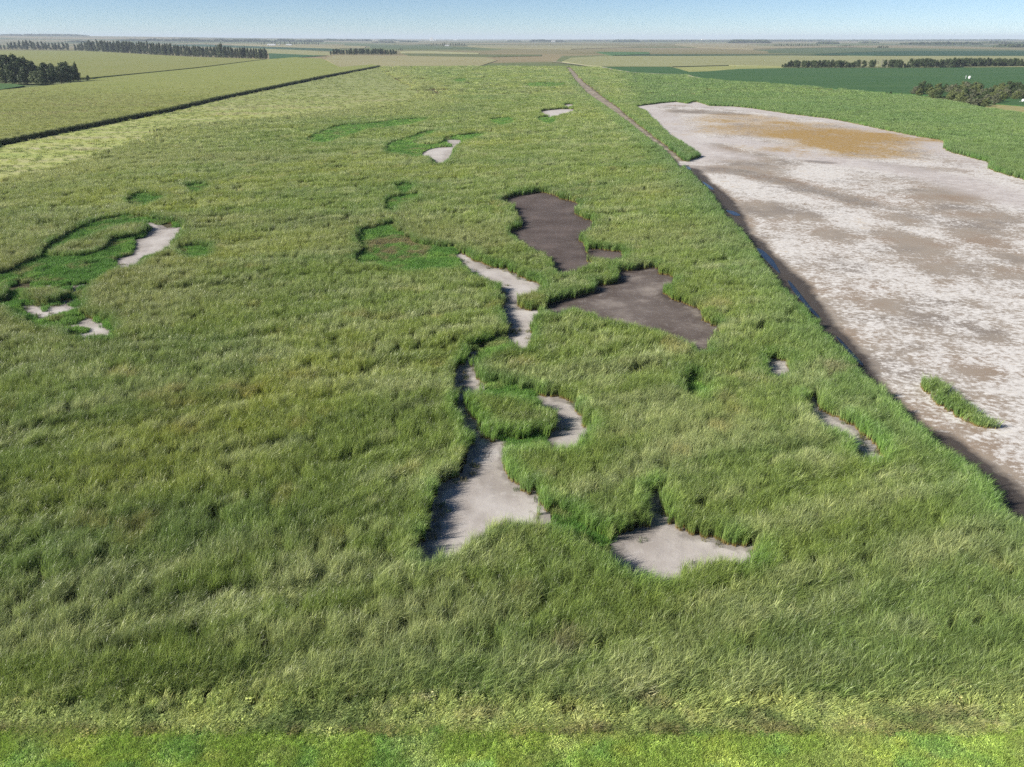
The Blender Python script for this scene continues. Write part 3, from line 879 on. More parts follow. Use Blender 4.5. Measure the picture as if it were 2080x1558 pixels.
# ------------------------------------------------------------------ low plants
low_sets = []
for k, (foot, n, wd, ln) in enumerate([(0.34, 40, 0.022, 0.62), (0.42, 42, 0.030, 0.66), (0.62, 46, 0.048, 0.70), (1.15, 56, 0.085, 0.70), (2.4, 60, 0.2, 0.8)]):
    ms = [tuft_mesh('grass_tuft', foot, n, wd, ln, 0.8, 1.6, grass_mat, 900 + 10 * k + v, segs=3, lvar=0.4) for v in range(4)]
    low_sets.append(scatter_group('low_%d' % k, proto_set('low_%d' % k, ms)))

def low_scatter(name, label, k, X, Y, col, hs, z=0.0, cat='grass'):
    n = len(X)
    if n == 0: return
    w = 0.85 + 0.4 * rng.random(n)
    o = scatter(name, np.stack([X, Y, np.full(n, z) if np.isscalar(z) else z], 1), np.stack([rng.normal(0, 0.12, n), rng.normal(0.12, 0.15, n), rng.normal(0.5, 0.9, n)], 1),
                np.stack([w, w, hs * (0.75 + 0.5 * rng.random(n))], 1), rng.integers(0, 4, n), col * (0.75 + 0.5 * rng.random(n))[:, None], low_sets[k])
    tag(o, label, cat, None, 'stuff')
    return o

NAMES = ['among the nearest reeds', 'in the hollows beside the middle pools', 'in the winding hollows on the left', 'in the far hollows of the marsh', 'in the farthest hollows']
p8c = at(808, 503)
for k, X, Y, D, DL in low_pts:
    n = len(X)
    if n == 0: continue
    if k == 2 or k == 1:   # thicken
        Xs = np.concatenate([X + rng.normal(0, 0.3, n) for _ in range(2)]); Ys = np.concatenate([Y + rng.normal(0, 0.3, n) for _ in range(2)])
        X, Y, D = Xs, Ys, np.tile(D, 2); n = len(X)
        ok = open_distance(X, Y, OPEN_FIRM, 2.0) > 0.3
        X, Y, D = X[ok], Y[ok], D[ok]; n = len(X)
    # patches thin out on the bare bed
    keep = ~((fbm(X / 5.0, Y / 4.0, 41) < 0.30) & (D < 6))
    X, Y = X[keep], Y[keep]; n = len(X)
    c = np.tile(np.array((0.13, 0.28, 0.055)), (n, 1))
    c = lerp(c, (0.20, 0.36, 0.075), sstep(0.45, 0.7, fbm(X / 4, Y / 4, 42)))
    c = lerp(c, (0.30, 0.30, 0.13), 0.7 * sstep(0.58, 0.75, fbm(X / 3.0, Y / 2.2, 47)))
    e = np.hypot((X - p8c[0]) / 6.5, (Y - p8c[1]) / 9.5) + 0.9 * (fbm(X / 5, Y / 5, 43) - 0.5)
    br = 1 - sstep(0.75, 1.1, e)
    c = lerp(c, (0.27, 0.225, 0.12), 0.85 * br * sstep(0.25, 0.5, fbm(X / 2.5, Y / 2.5, 46)))
    hs = 0.30 + 0.95 * fbm(X / 2, Y / 2, 44) - 0.1 * br
    low_scatter('hollow_grass', 'low bright green grass growing ' + NAMES[k], k, X, Y, c, hs)

# fringe of low weeds standing loose on the mud near the reeds
X, Y = grid_points(30, 125, 0.5, 77)
D = open_distance(X, Y, list(ponds.values()), 3.0)
m = (D < 0) & (D > -2.6) & (rng.random(len(X)) < 0.55 * np.exp(D / 0.55) * sstep(0.40, 0.65, fbm(X / 2.5, Y / 2.5, 50)) + 0.004)
X, Y = X[m], Y[m]
c = lerp(np.tile(np.array((0.085, 0.14, 0.035)), (len(X), 1)), (0.20, 0.16, 0.06), 0.8 * rng.random(len(X)))
low_scatter('mud_sprouts', 'scattered thin green sprouts rooted at the rim of the mud pools', 0, X, Y, c, np.full(len(X), 0.6), 0.03, 'sprouts')

# weedy strip between reeds and verge, and the mown verge itself
leaf_mat = leaf_material('weed_leaf', spec=0.3, rough=0.6, transl=0.3, base=(0.1, 0.12, 0.03), base_to=0.2)
weed_ms = [leafy_mesh('weed', 0.34, 110, 0.13, 0.75, leaf_mat, 700 + v) for v in range(4)] + \
          [tuft_mesh('weed_grass', 0.30, 42, 0.020, 1.0, 0.9, 1.2, leaf_mat, 720 + v, segs=4, lvar=0.4) for v in range(4)]
weed_grp = scatter_group('weeds', proto_set('weeds', weed_ms))
X, Y = grid_points(YV - 0.6, Y0 + 2.2, 0.22, 81)
t = sstep(YV - 0.2, Y0 + 1.2, Y + 1.2 * (fbm(X / 2.2, Y / 2.2, 51) - 0.5))
m = (Y > YV - 0.25 + 0.25 * vnoise(X / 0.7, X * 0, 3)) & (rng.random(len(X)) < 0.95 - 0.75 * t)
X, Y, t = X[m], Y[m], t[m]; n = len(X)
c = np.tile(np.array((0.42, 0.50, 0.18)), (n, 1))
c = lerp(c, (0.48, 0.54, 0.19), sstep(0.45, 0.7, fbm(X / 3, Y / 1.2, 52)))
c = lerp(c, (0.22, 0.30, 0.10), sstep(0.55, 0.75, fbm(X / 4, Y / 1.5, 53)))
c = lerp(c, (0.48, 0.40, 0.23), 0.4 * sstep(0.60, 0.78, fbm(X / 2.2, Y / 0.9, 54)))
c = lerp(c, (0.50, 0.49, 0.32), 0.8 * sstep(0.66, 0.80, fbm(X / 2.6, Y / 1.1, 55)) * t)
edge = 1 - sstep(0.1, 0.45, Y - YV)
c = lerp(c, (0.17, 0.12, 0.055), 0.5 * edge * sstep(0.4, 0.6, fbm(X / 2, Y, 56)))
hs = 0.40 + 0.75 * t + 0.5 * (fbm(X / 1.5, Y / 1.2, 57) - 0.5)
kind = np.where(rng.random(n) < 0.30 - 0.15 * t, rng.integers(0, 4, n), rng.integers(4, 8, n))
w = 0.8 + 0.4 * rng.random(n)
o = scatter('weeds', np.stack([X, Y, np.zeros(n)], 1), np.stack([rng.normal(0, .1, n), rng.normal(.18, .15, n), rng.normal(0.5, 0.9, n)], 1), np.stack([w, w, hs], 1), kind,
            1.05 * c * (0.75 + 0.5 * rng.random(n))[:, None], weed_grp)
tag(o, 'yellow-green strip of mixed weeds along the foot of the reeds', 'weeds', None, 'stuff')

verge_ms = [tuft_mesh('verge_grass', 0.16, 46, 0.012, 0.22, 0.9, 2.2, grass_mat, 740 + v, segs=3, lvar=0.45) for v in range(4)] + [leafy_mesh('clover', 0.15, 60, 0.06, 0.13, grass_mat, 760 + v) for v in range(3)]
verge_grp = scatter_group('verge', proto_set('verge', verge_ms))
X, Y = grid_points(21.5, YV + 0.25, 0.125, 91)
bare = fbm(X / 1.1, Y / 0.8, 60)
m = bare < 0.84
X, Y = X[m], Y[m]; n = len(X)
c = np.tile(np.array((0.42, 0.57, 0.14)), (n, 1))
c = lerp(c, (0.52, 0.64, 0.16), sstep(0.45, 0.7, fbm(X / 2.8, Y / 1.3, 61)))
c = lerp(c, (0.36, 0.56, 0.16), sstep(0.50, 0.75, fbm(X / 2.2, Y / 1.4, 62)))
c = lerp(c, (0.48, 0.52, 0.24), 0.35 * sstep(0.58, 0.75, fbm(X / 3.5, Y / 1.6, 63)))
hs = 0.7 + 0.7 * fbm(X / 0.9, Y / 0.9, 64)
w = 0.8 + 0.4 * rng.random(n)
kind = np.where(fbm(X / 1.7, Y / 1.3, 65) + 0.15 * rng.standard_normal(n) > 0.55, rng.integers(4, 7, n), rng.integers(0, 4, n))
o = scatter('verge_grass', np.stack([X, Y, np.full(n, 0.01)], 1), np.stack([rng.normal(0, .15, n), rng.normal(.1, .15, n), rng.uniform(0, 6.28, n)], 1), np.stack([w, w, hs], 1), kind,
            c * (0.7 + 0.6 * rng.random(n))[:, None], verge_grp)
tag(o, 'short bright green mown grass and clover along the bottom edge', 'grass', None, 'stuff')

# isolated reed bed standing out on the pale lake bed
lo, hi = flat_isle.min(0) - 1, flat_isle.max(0) + 1
X = rng.uniform(lo[0], hi[0], 30000); Y = rng.uniform(lo[1], hi[1], 30000)
dn = int((hi[0] - lo[0]) * (hi[1] - lo[1]) * 8.5)
X, Y = X[:dn], Y[:dn]
d = open_distance(X, Y, [flat_isle], 3.0)
m = d < -0.15
X, Y, d = X[m], Y[m], d[m]; n = len(X)
rim = 1 - sstep(0.3, 1.6, -d)
w = 0.85 + 0.3 * rng.random(n)
o = scatter('reed_bed', np.stack([X, Y, np.full(n, 0.04)], 1), np.stack([rng.normal(0, .08, n), rng.normal(0.1, 0.12, n), R(28) + rng.normal(0, .5, n)], 1),
            np.stack([w, w, 0.95 * (1 - 0.15 * rim) + 0.08 * rng.standard_normal(n)], 1), rng.integers(0, NV, n), reed_colour(X, Y, rim * 0.4), LOD[1])
tag(o, 'isolated long bed of green cattails standing on the pale mud flat', 'reeds', None, 'stuff')

# meadow tufts
for k, (d0, d1, s) in ((3, (150, 520, 1.35)), (4, (520, 1230, 3.0))):
    X, Y = grid_points(d0, d1, s, 120 + k)
    m = in_poly(X, Y, meadow_poly) & (rng.random(len(X)) < 0.18)
    X, Y = X[m], Y[m]; n = len(X)
    u = X * 0.95 + Y * 0.31; v = -X * 0.31 + Y * 0.95
    c = np.tile(np.array((0.34, 0.40, 0.14)), (n, 1))
    c = lerp(c, (0.42, 0.46, 0.13), sstep(0.45, 0.7, fbm(u / 30, v / 9, 71)))
    c = lerp(c, (0.52, 0.48, 0.29), sstep(0.52, 0.75, fbm(u / 40, v / 8, 72)))
    c = lerp(c, (0.17, 0.22, 0.075), 0.8 * sstep(0.60, 0.8, fbm(u / 20, v / 6, 73)))
    c = lerp(c, (0.25, 0.30, 0.105), 0.8 * sstep(320, 620, Y))
    hs = 0.25 + 0.5 * fbm(X / 12, Y / 7, 74)
    low_scatter('meadow_grass', 'yellowish dry meadow grass between the maize and the reeds' + (' on the near left' if k == 3 else ' in the distance'), k, X, Y, c, hs, 0.05)

# overgrown line of taller plants across the meadow edge
seam = smooth_poly(ground_poly([(338,266),(400,256),(450,252),(530,244),(608,237),(700,226),(760,217),(790,212)]), 6)[:-12]
pts = []
for a, b in zip(seam[:-1], seam[1:]):
    q = max(1, int(np.linalg.norm(b - a) / 0.9))
    for t_ in np.linspace(0, 1, q, endpoint=False): pts.append(a + (b - a) * t_)
pts = np.array(pts) + rng.normal(0, 0.7, (len(pts), 2)); n = len(pts)
o = scatter('reed_line', np.c_[pts, np.zeros(n)], np.stack([rng.normal(0, .1, n), rng.normal(.1, .1, n), rng.normal(.5, .6, n)], 1), np.c_[np.full((n, 2), 0.9), 0.7 + 0.4 * rng.random(n)],
            rng.integers(0, NV, n), np.tile(np.array((0.05, 0.075, 0.028)), (n, 1)) * (0.8 + 0.5 * rng.random(n))[:, None], LOD[2])
tag(o, 'thin dark line of taller reeds winding along the meadow edge', 'reeds', None, 'stuff')

# ------------------------------------------------------------------ crops
CORN_H = 2.0
m_corn = m_field('maize_canopy', [(0.25, (0.145, 0.195, 0.045)), (0.42, (0.215, 0.25, 0.065)), (0.58, (0.255, 0.275, 0.09)), (0.75, (0.185, 0.24, 0.045))], 1 / 60, 1 / 9, R(16), 0.6, (0.085, 0.10, 0.035), 0.45)
m_cornb = m_field('maize_canopy_far', [(0.3, (0.19, 0.22, 0.06)), (0.5, (0.225, 0.24, 0.08)), (0.7, (0.18, 0.22, 0.05))], 1 / 130, 1 / 40, R(10), 0.6, (0.10, 0.10, 0.04), 0.35)
tag(sheet('maize_field', corn_a, 0.0, m_corn, 'stuff', CORN_H - 0.25), 'tall tasselled maize field on the left with a dark straight edge', 'maize')
tag(sheet('maize_field', corn_b, 0.0, m_cornb, 'stuff', CORN_H - 0.3), 'tan maize field in front of the long tree row', 'maize')
tag(sheet('crop_field', corn_g, 0.0, m_field('young_crop', [(0.3, (0.045, 0.12, 0.035)), (0.7, (0.07, 0.15, 0.045))], 1 / 30, 1 / 10, 0, 0.4), 'stuff', 0.8), 'small vivid green crop patch below the left tree clump', 'crop')
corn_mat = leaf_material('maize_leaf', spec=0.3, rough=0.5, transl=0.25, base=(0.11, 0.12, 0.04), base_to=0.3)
corn_ms = [tuft_mesh('maize_plants', 0.9, 40, 0.09, 1.0, 1.3, 3.0, corn_mat, 800 + v, segs=3, lvar=0.35) for v in range(4)]
corn_grp = scatter_group('maize', proto_set('maize', corn_ms))
X, Y = grid_points(230, 640, 2.0, 131)
m = in_poly(X, Y, corn_a) & (rng.random(len(X)) < 1 - sstep(360, 640, Y))
X, Y = X[m], Y[m]; n = len(X)
u = X * 0.95 + Y * 0.31; v = -X * 0.31 + Y * 0.95
c = np.tile(np.array((0.24, 0.26, 0.085)), (n, 1))
c = lerp(c, (0.26, 0.29, 0.06), sstep(0.45, 0.7, fbm(u / 45, v / 12, 75)))
c = lerp(c, (0.31, 0.29, 0.13), sstep(0.5, 0.75, fbm(u / 60, v / 14, 76)))
z = np.full(n, CORN_H - 0.95) + 0.25 * (fbm(u / 10, v / 3, 77) - 0.5)
P_, Q_ = [np.stack([X, Y, z], 1)], [c]
edge_px = CORN_A[1:10]
ep = ground_poly(edge_px)
for a, b in zip(ep[:-1], ep[1:]):
    q = int(np.linalg.norm(b - a) / 0.8)
    tt = rng.random(q)[:, None]
    e = a + (b - a) * tt + rng.normal(0, 0.35, (q, 2))
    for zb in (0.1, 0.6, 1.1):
        P_.append(np.c_[e + rng.normal(0, 0.3, e.shape), np.full(q, zb)]); Q_.append(np.tile(np.array((0.07, 0.095, 0.035)), (q, 1)))  # edge plants coloured darker than the tops: shade of the field's side painted in
xyz = np.vstack(P_); col = np.vstack(Q_); n = len(xyz)
w = 0.9 + 0.4 * rng.random(n)
o = scatter('maize_tops', xyz, np.stack([rng.normal(0, .1, n), rng.normal(.1, .1, n), rng.uniform(0, 6.28, n)], 1), np.stack([w, w, 0.8 + 0.4 * rng.random(n)], 1), rng.integers(0, 4, n),
            col * (0.75 + 0.5 * rng.random(n))[:, None], corn_grp)
tag(o, 'leafy maize tops and edge plants of the left field', 'maize', None, 'stuff')

soy_m = m_field('soybean_canopy', [(0.3, (0.040, 0.098, 0.030)), (0.55, (0.053, 0.118, 0.036)), (0.8, (0.075, 0.135, 0.040))], 1 / 160, 1 / 30, R(-4), 0.35, (0.018, 0.05, 0.022), 0.4)
tag(sheet('soybean_field', soy, -0.1, soy_m, 'stuff', 0.85), 'large dark green soybean field on the right in front of the tree belt', 'crop')
FIELDS = [
 ('stubble_field', [(1366,137.2),(1480,134),(1590,136),(1590,139.2),(1480,141.5),(1425,147.2),(1402,147),(1380,141)], (0.24, 0.22, 0.10), 0.2),
 ('maize_field', [(1142,126),(1160,118),(1230,114.5),(1400,114.5),(1600,113.5),(1750,114.5),(2080,114.5),(2500,116),(2500,137),(2080,137),(1592,136),(1480,133.6),(1366,136.4),(1222,136.2),(1190,133.5)], (0.225, 0.20, 0.12), 0.9),
 ('crop_field', [(1209,105.5),(1318,106),(1320,110),(1245,113),(1226,110)], (0.065, 0.14, 0.05), 0.5),
 ('soybean_field', [(1242,113.7),(1330,110.6),(1700,111.2),(1720,112.5),(1660,113.2),(1420,113.8)], (0.035, 0.075, 0.04), 0.5),
 ('soybean_field', [(1655,110.7),(1750,106.5),(1860,104),(2080,104.5),(2500,106),(2500,113.5),(2080,113.8),(1780,113.2),(1728,112.3)], (0.030, 0.075, 0.042), 0.6),
 ('grass_field', [(1530,101.5),(1660,98),(1740,96.8),(1900,99),(2080,101.5),(2080,103.8),(1860,103.2),(1750,105.6),(1655,110),(1560,108),(1560,104)], (0.085, 0.12, 0.06), 0.3),
 ('pasture', [(765,137),(690,137.5),(660,120),(680,112.6),(830,114),(985,116.5),(1010,123),(975,134.5)], (0.245, 0.20, 0.13), 0.3),
 ('stubble_field', [(812,104.5),(870,103.8),(975,107.6),(972,109.6),(900,108.6),(815,108)], (0.27, 0.235, 0.15), 0.25),
 ('grass_field', [(815,108.8),(1000,110.8),(1100,111),(1100,114),(1000,116),(830,113.4)], (0.115, 0.135, 0.06), 0.3),
 ('crop_field', [(546,108.5),(600,110.8),(664,113.8),(600,117.2),(547,121)], (0.045, 0.105, 0.045), 0.6),
 ('stubble_field', [(500,98),(600,101.5),(670,106),(672,112.2),(640,112),(545,107.8),(500,103)], (0.23, 0.20, 0.12), 0.25),
 ('soybean_field', [(340,87.5),(540,95),(690,99.5),(690,104.6),(600,101),(500,97.4),(340,93)], (0.035, 0.08, 0.045), 0.5),
 ('maize_field', [(470,88.5),(640,91.5),(745,94),(740,98.5),(690,98.8),(550,94.4),(470,91)], (0.225, 0.18, 0.12), 0.7),
 ('maize_field', [(950,92),(1160,92),(1300,95.5),(1160,100.2),(1000,98),(950,94.5)], (0.22, 0.18, 0.125), 0.7),
 ('maize_field', [(1380,88.4),(1480,88.4),(1580,95.2),(1740,95.8),(1640,97.4),(1530,100),(1420,97),(1370,91)], (0.225, 0.175, 0.125), 0.7),
 ('grass_field', [(700,89),(880,93.5),(950,95.5),(985,99.6),(820,99.5),(752,98),(752,94.6),(700,92.6)], (0.09, 0.125, 0.06), 0.3),
]
for i, (nm, pix, colr, hh) in enumerate(FIELDS):
    p = ground_poly(pix)
    if colr[0] > 0.15: colr = (colr[0] * 1.10, colr[1] * 1.28, colr[2] * 1.05)
    mt = m_field(nm + '_cover', [(0.3, tuple(c * 0.85 for c in colr)), (0.55, colr), (0.8, tuple(min(1, c * 1.15) for c in colr))], 1 / 200, 1 / 40, R(3), 0.3, tuple(c * 0.75 for c in colr), 0.25)
    sheet(nm, p, -0.12, mt, 'structure', hh + 0.12 + 0.013 * i)
# farm track between marsh and soybean field
track = [(1120,126),(1142,128.3),(1190,134.6),(1219,137.6),(1247,143.4),(1277,148.6),(1340,152.3),(1390,153.2),(1407,158.8),(1420,160.2)]
tp = ground_poly(track)
left, right = [], []
for i in range(len(tp)):
    t = tp[min(i + 1, len(tp) - 1)] - tp[max(i - 1, 0)]; t = t / np.linalg.norm(t); nr = np.array((-t[1], t[0]))
    left.append(tp[i] + nr * 2.6); right.append(tp[i] - nr * 2.6)
sheet('farm_track', np.array(left + right[::-1]), 1.15, plain('track_gravel', (0.36, 0.32, 0.25)))
sheet('grass_margin', ground_poly([(1815,192.5),(1850,194.5),(1900,203),(1990,221),(2015,215),(2080,208.5),(2300,225),(2500,290),(2080,236),(1980,221.5),(1900,207.5),(1850,200)]), 0.35,
      plain('dry_margin', (0.26, 0.24, 0.10), var=0.3, scale=0.2))

# ------------------------------------------------------------------ trees
def crown_material(name, dark, light):
    m = NT(name)
    rnd = m.attr('rnd').outputs['Fac']
    oi = m.n('ObjectInfo').outputs['Random']
    c = m.ramp(rnd, [(0.0, dark), (1.0, light)])
    c = m.mix(m.math('MULTIPLY', oi, 0.45), c, tuple(0.65 * a for a in dark))
    m.fin(c, 0.6, 0.25)
    tr = m.n('BsdfTranslucent'); m.l(c, tr.inputs['Color'])
    ms = m.n('MixShader'); ms.inputs[0].default_value = 0.2
    m.l(m.b.outputs[0], ms.inputs[1]); m.l(tr.outputs[0], ms.inputs[2]); m.l(ms.outputs[0], m.out.inputs['Surface'])
    return m.m

bark = plain('bark', (0.16, 0.135, 0.11), 0.9, 0.1, 0.3)
bark_pale = plain('pale_bark', (0.33, 0.31, 0.27), 0.9, 0.1, 0.25)
CM = {'dark': crown_material('dark_foliage', (0.035, 0.060, 0.022), (0.095, 0.13, 0.045)),
      'olive': crown_material('olive_foliage', (0.085, 0.115, 0.038), (0.20, 0.225, 0.08)),
      'grey': crown_material('grey_green_foliage', (0.09, 0.105, 0.06), (0.20, 0.21, 0.12)),
      'poplar': crown_material('poplar_foliage', (0.045, 0.07, 0.035), (0.11, 0.135, 0.06)),
      'light': crown_material('willow_foliage', (0.085, 0.12, 0.05), (0.18, 0.21, 0.09))}

def crown_mesh(rx, z0, z1, n, leaf, lobes, seed, taper=0.0):
    """unit-height crown: leaf sprays spread through overlapping lobes"""
    r = np.random.default_rng(seed)
    L = []
    for i in range(lobes):
        t = (i + 0.5) / lobes
        zc = z0 + (z1 - z0) * (0.07 + 0.84 * t)
        env = math.sin(math.pi * min(1, 0.30 + 0.58 * t)) ** 0.8 * (1 - taper * t)
        a = r.random() * 6.283; q = rx * env * 0.55 * math.sqrt(r.random())
        L.append((q * math.cos(a), q * math.sin(a), zc, rx * env * r.uniform(0.42, 0.66), (z1 - z0) * r.uniform(0.13, 0.22)))
    V, F, Rn = [], [], []
    per = n // lobes
    for cx, cy, cz, lr, lz in L:
        for k in range(per):
            d = r.normal(0, 1, 3); d /= np.linalg.norm(d)
            q = 0.55 + 0.5 * r.random()
            c = np.array((cx + d[0] * lr * q, cy + d[1] * lr * q, max(z0 * 0.7, cz + d[2] * lz * q)))
            nrm = d + r.normal(0, 0.55, 3); nrm /= np.linalg.norm(nrm)
            s = np.cross(nrm, r.normal(0, 1, 3)); s /= np.linalg.norm(s); t = np.cross(nrm, s)
            w = leaf * r.uniform(0.6, 1.3); b = len(V)
            V += [tuple(c - s * w - t * w * 0.3), tuple(c + t * w * 0.8 + nrm * w * 0.2), tuple(c + s * w - t * w * 0.3), tuple(c - t * w * 0.8 - nrm * w * 0.25)]
            F.append((b, b + 1, b + 2, b + 3)); rr = float(np.clip(r.normal(0.5, 0.25), 0, 1)); Rn += [rr] * 4
    me = bpy.data.meshes.new('crown'); me.from_pydata(V, [], F); me.update()
    me.attributes.new('rnd', 'FLOAT', 'POINT').data.foreach_set('value', np.array(Rn, np.float32))
    return me

def trunk_mesh(rad, top, rx, seed, limbs=5):
    r = np.random.default_rng(seed)
    V, F = [], []
    def limb(p, q, r0, r1, sides=6):
        p, q = Vector(p), Vector(q); d = (q - p).normalized(); s = d.orthogonal().normalized(); t = d.cross(s); b = len(V)
        for c, rr in ((p, r0), (p.lerp(q, 0.5) + s * r0 * 0.5, (r0 + r1) / 2), (q, r1)):
            for k in range(sides):
                a = 6.2832 * k / sides; V.append(tuple(c + (s * math.cos(a) + t * math.sin(a)) * rr))
        for j in range(2):
            for k in range(sides):
                F.append((b + j * sides + k, b + j * sides + (k + 1) % sides, b + (j + 1) * sides + (k + 1) % sides, b + (j + 1) * sides + k))
    limb((0, 0, -0.02), (0, 0, top), rad, rad * 0.35)
    for i in range(limbs):
        z = top * r.uniform(0.35, 0.85); a = 6.2832 * (i + r.random()) / limbs
        limb((0, 0, z), (rx * 0.6 * math.cos(a), rx * 0.6 * math.sin(a), z + top * 0.3), rad * 0.45, rad * 0.12, 4)
    me = bpy.data.meshes.new('trunk'); me.from_pydata(V, [], F); me.update()
    return me

# form -> list of (crown mesh, trunk mesh); all one unit tall
FORMS = {'round': [(crown_mesh(0.46, 0.08, 0.97, 1500, 0.036, 17, 300 + i), trunk_mesh(0.022, 0.7, 0.4, 300 + i)) for i in range(6)],
         'tall': [(crown_mesh(0.24, 0.08, 1.0, 1200, 0.028, 16, 320 + i, 0.12), trunk_mesh(0.014, 0.85, 0.2, 320 + i)) for i in range(6)],
         'shrub': [(crown_mesh(0.66, 0.04, 0.97, 1300, 0.048, 14, 340 + i), trunk_mesh(0.03, 0.6, 0.6, 340 + i, 6)) for i in range(6)],
         'bare': [(crown_mesh(0.22, 0.45, 0.95, 60, 0.03, 6, 360 + i), trunk_mesh(0.016, 0.95, 0.45, 360 + i, 9)) for i in range(3)]}
CACHE = {}
def px_height(u, v, hpx):
    """metres for something standing at pixel (u, v) that reaches hpx higher in the photo"""
    g = at(u, v); p = at(u, v - 0) 
    y = g[1]
    dy = -(v - hpx - IMH / 2) / FPX
    return CAM_H + y * (-SP + dy * CP) / (CP + dy * SP)

def plant_tree(name, u, v, h, form, mat, label, group=None, wide=1.0, trunk_mat=None, cat='tree', z=0.0, xy=None):
    i = int(rng.integers(0, len(FORMS[form])))
    cm, tm = FORMS[form][i]
    g = at(u, v) if xy is None else np.array(xy)
    if z is None: z = float(land_height(np.array(g[0]), np.array(g[1]))) - 0.2
    o = empty(name, (g[0], g[1], z), rng.random() * 6.28)
    for nm, me, mt in (('trunk', tm, trunk_mat or bark), ('crown', cm, CM[mat])):
        key = (me.name, mt.name)
        if key not in CACHE:
            c = me.copy(); c.name = nm; c.materials.clear(); c.materials.append(mt); CACHE[key] = c
        p = link(bpy.data.objects.new(nm, CACHE[key]), o)
        w = h * wide
        p.scale = (w, w * rng.uniform(0.88, 1.1), h)
    tag(o, label, cat, group)
    return o

ORD = ['first', 'second', 'third', 'fourth', 'fifth', 'sixth', 'seventh', 'eighth', 'ninth', 'tenth', 'eleventh', 'twelfth', 'thirteenth', 'fourteenth', 'fifteenth', 'sixteenth', 'seventeenth', 'eighteenth', 'nineteenth']
TENS = {2: 'twent', 3: 'thirt', 4: 'fort', 5: 'fift', 6: 'sixt', 7: 'sevent', 8: 'eight', 9: 'ninet'}
def ordinal(n):
    if n <= 19: return ORD[n - 1]
    t, u_ = divmod(n, 10)
    return TENS[t] + ('ieth' if u_ == 0 else 'y-' + ORD[u_ - 1])

# clump at the left edge: big dark trees behind, lower ones in front
CL = [(-18,167,52,'round','dark'),(4,165,57,'round','dark'),(22,166,57,'round','dark'),(38,166,56,'round','dark'),(52,166,51,'round','dark'),(66,166,44,'round','dark'),(80,166,35,'round','dark'),(97,166,40,'round','dark'),(112,166,37,'round','dark'),(138,165,41,'round','dark'),(150,165,32,'round','dark')]
for i, (u, v, hp, f, mt) in enumerate(CL):
    plant_tree('broadleaf_tree', u, v, px_height(u, v, hp), f, mt, ('large dark tree at the back of the left-edge clump, %s from the photo edge' % ordinal(i)) if i else 'large dark tree cut by the left photo edge', 'large trees of the left clump', 1.15)
CF = [(6,171,40,'olive','leafy tree in front of the left clump, cut by the photo edge'),(30,171.5,42,'dark','dark leafy tree in front row of the left clump, second from photo edge'),(55,172,36,'dark','dark leafy tree just left of the pale willows in the left clump'),
      (76,172.6,30,'light','pale grey-green willow in front of the left clump, the left one'),(90,172.8,30,'light','pale grey-green willow in front of the left clump, the right one'),(108,172,34,'dark','dark tree just right of the pale willows in the left clump'),
      (125,170.6,36,'dark','dark tree second from the right end of the left clump front row'),(143,169,36,'dark','broad dark tree at the right end of the left clump')]
for u, v, hp, mt, lb in CF:
    plant_tree('broadleaf_tree', u, v, px_height(u, v, hp), 'round', mt, lb, 'front trees of the left clump', 1.2)
plant_tree('broadleaf_tree', 160, 168, px_height(160, 168, 40), 'tall', 'dark', 'thin tall tree standing at the right tip of the left clump', None, 1.0)
plant_tree('lone_tree', 180, 165, px_height(180, 165, 13), 'round', 'dark', 'small lone round tree right of the left clump beside the field lane', None, 0.8)

# long windbreak across the left
base_line = [(0, 101.5), (70, 102), (135, 103), (165, 104.2), (230, 108.0), (280, 110.5), (320, 113), (400, 116.5), (457, 119), (522, 121), (545, 121.6)]
top_line = [(0, 90), (15, 92), (22, 84), (46, 81.5), (60, 83), (90, 84), (120, 85), (138, 87), (148, 92), (165, 85), (190, 81), (215, 81.5), (270, 84), (320, 85.5), (360, 89), (390, 92), (430, 95), (450, 88), (470, 95), (545, 98)]
bu, bv = zip(*base_line); tu, tv = zip(*top_line)
us = []
u = 3.0
while u < 543:
    if not (139 < u < 146): us.append(u)
    u += rng.uniform(3.4, 7.2) if u > 160 else rng.uniform(5, 9.5)
for i, u in enumerate(us[::-1]):
    v = float(np.interp(u, bu, bv)); tp_ = float(np.interp(u, tu, tv)) + rng.uniform(-1.0, 3.5)
    v -= rng.uniform(0, 1.0)
    plant_tree('windbreak_tree', u, v, px_height(u, v, v - tp_), 'tall', 'poplar',
               'tall narrow tree, %s from the right end of the long windbreak on the left' % ordinal(i + 1), 'windbreak trees on the left', 1.15 if u > 160 else 1.4, bark_pale)

# belt on the right
bl = [(1590, 137.4), (1700, 138.2), (1840, 138.6), (1910, 137.2), (1980, 136.6), (2080, 135.8), (2130, 135.5)]
tl = [(1588, 131), (1598, 124), (1611, 120), (1625, 122), (1655, 120.5), (1690, 121), (1711, 122), (1725, 126), (1744, 119), (1763, 121), (1790, 119), (1826, 119), (1834, 127), (1841, 128), (1848, 118), (1873, 116), (1910, 120.5), (1938, 116), (2030, 117), (2080, 118), (2130, 118)]
bu, bv = zip(*bl); tu, tv = zip(*tl)
u = 1589.0; i = 0
while u < 2100:
    v = float(np.interp(u, bu, bv)); tp_ = float(np.interp(u, tu, tv)) + rng.uniform(0, 2.2)
    bare = 1745 < u < 1815 and rng.random() < 0.45
    plant_tree('belt_tree', u, v - rng.uniform(0, 0.8), px_height(u, v, v - tp_), 'bare' if bare else 'round', 'grey' if bare else 'dark',
               '%s tree, %s from the left end of the right-hand belt' % ('thin half-bare grey' if bare else 'bushy dark', ordinal(i + 1)), 'trees of the right-hand belt', 1.0 if bare else 1.0, bark_pale if bare else bark)
    u += rng.uniform(4.5, 8.0); i += 1

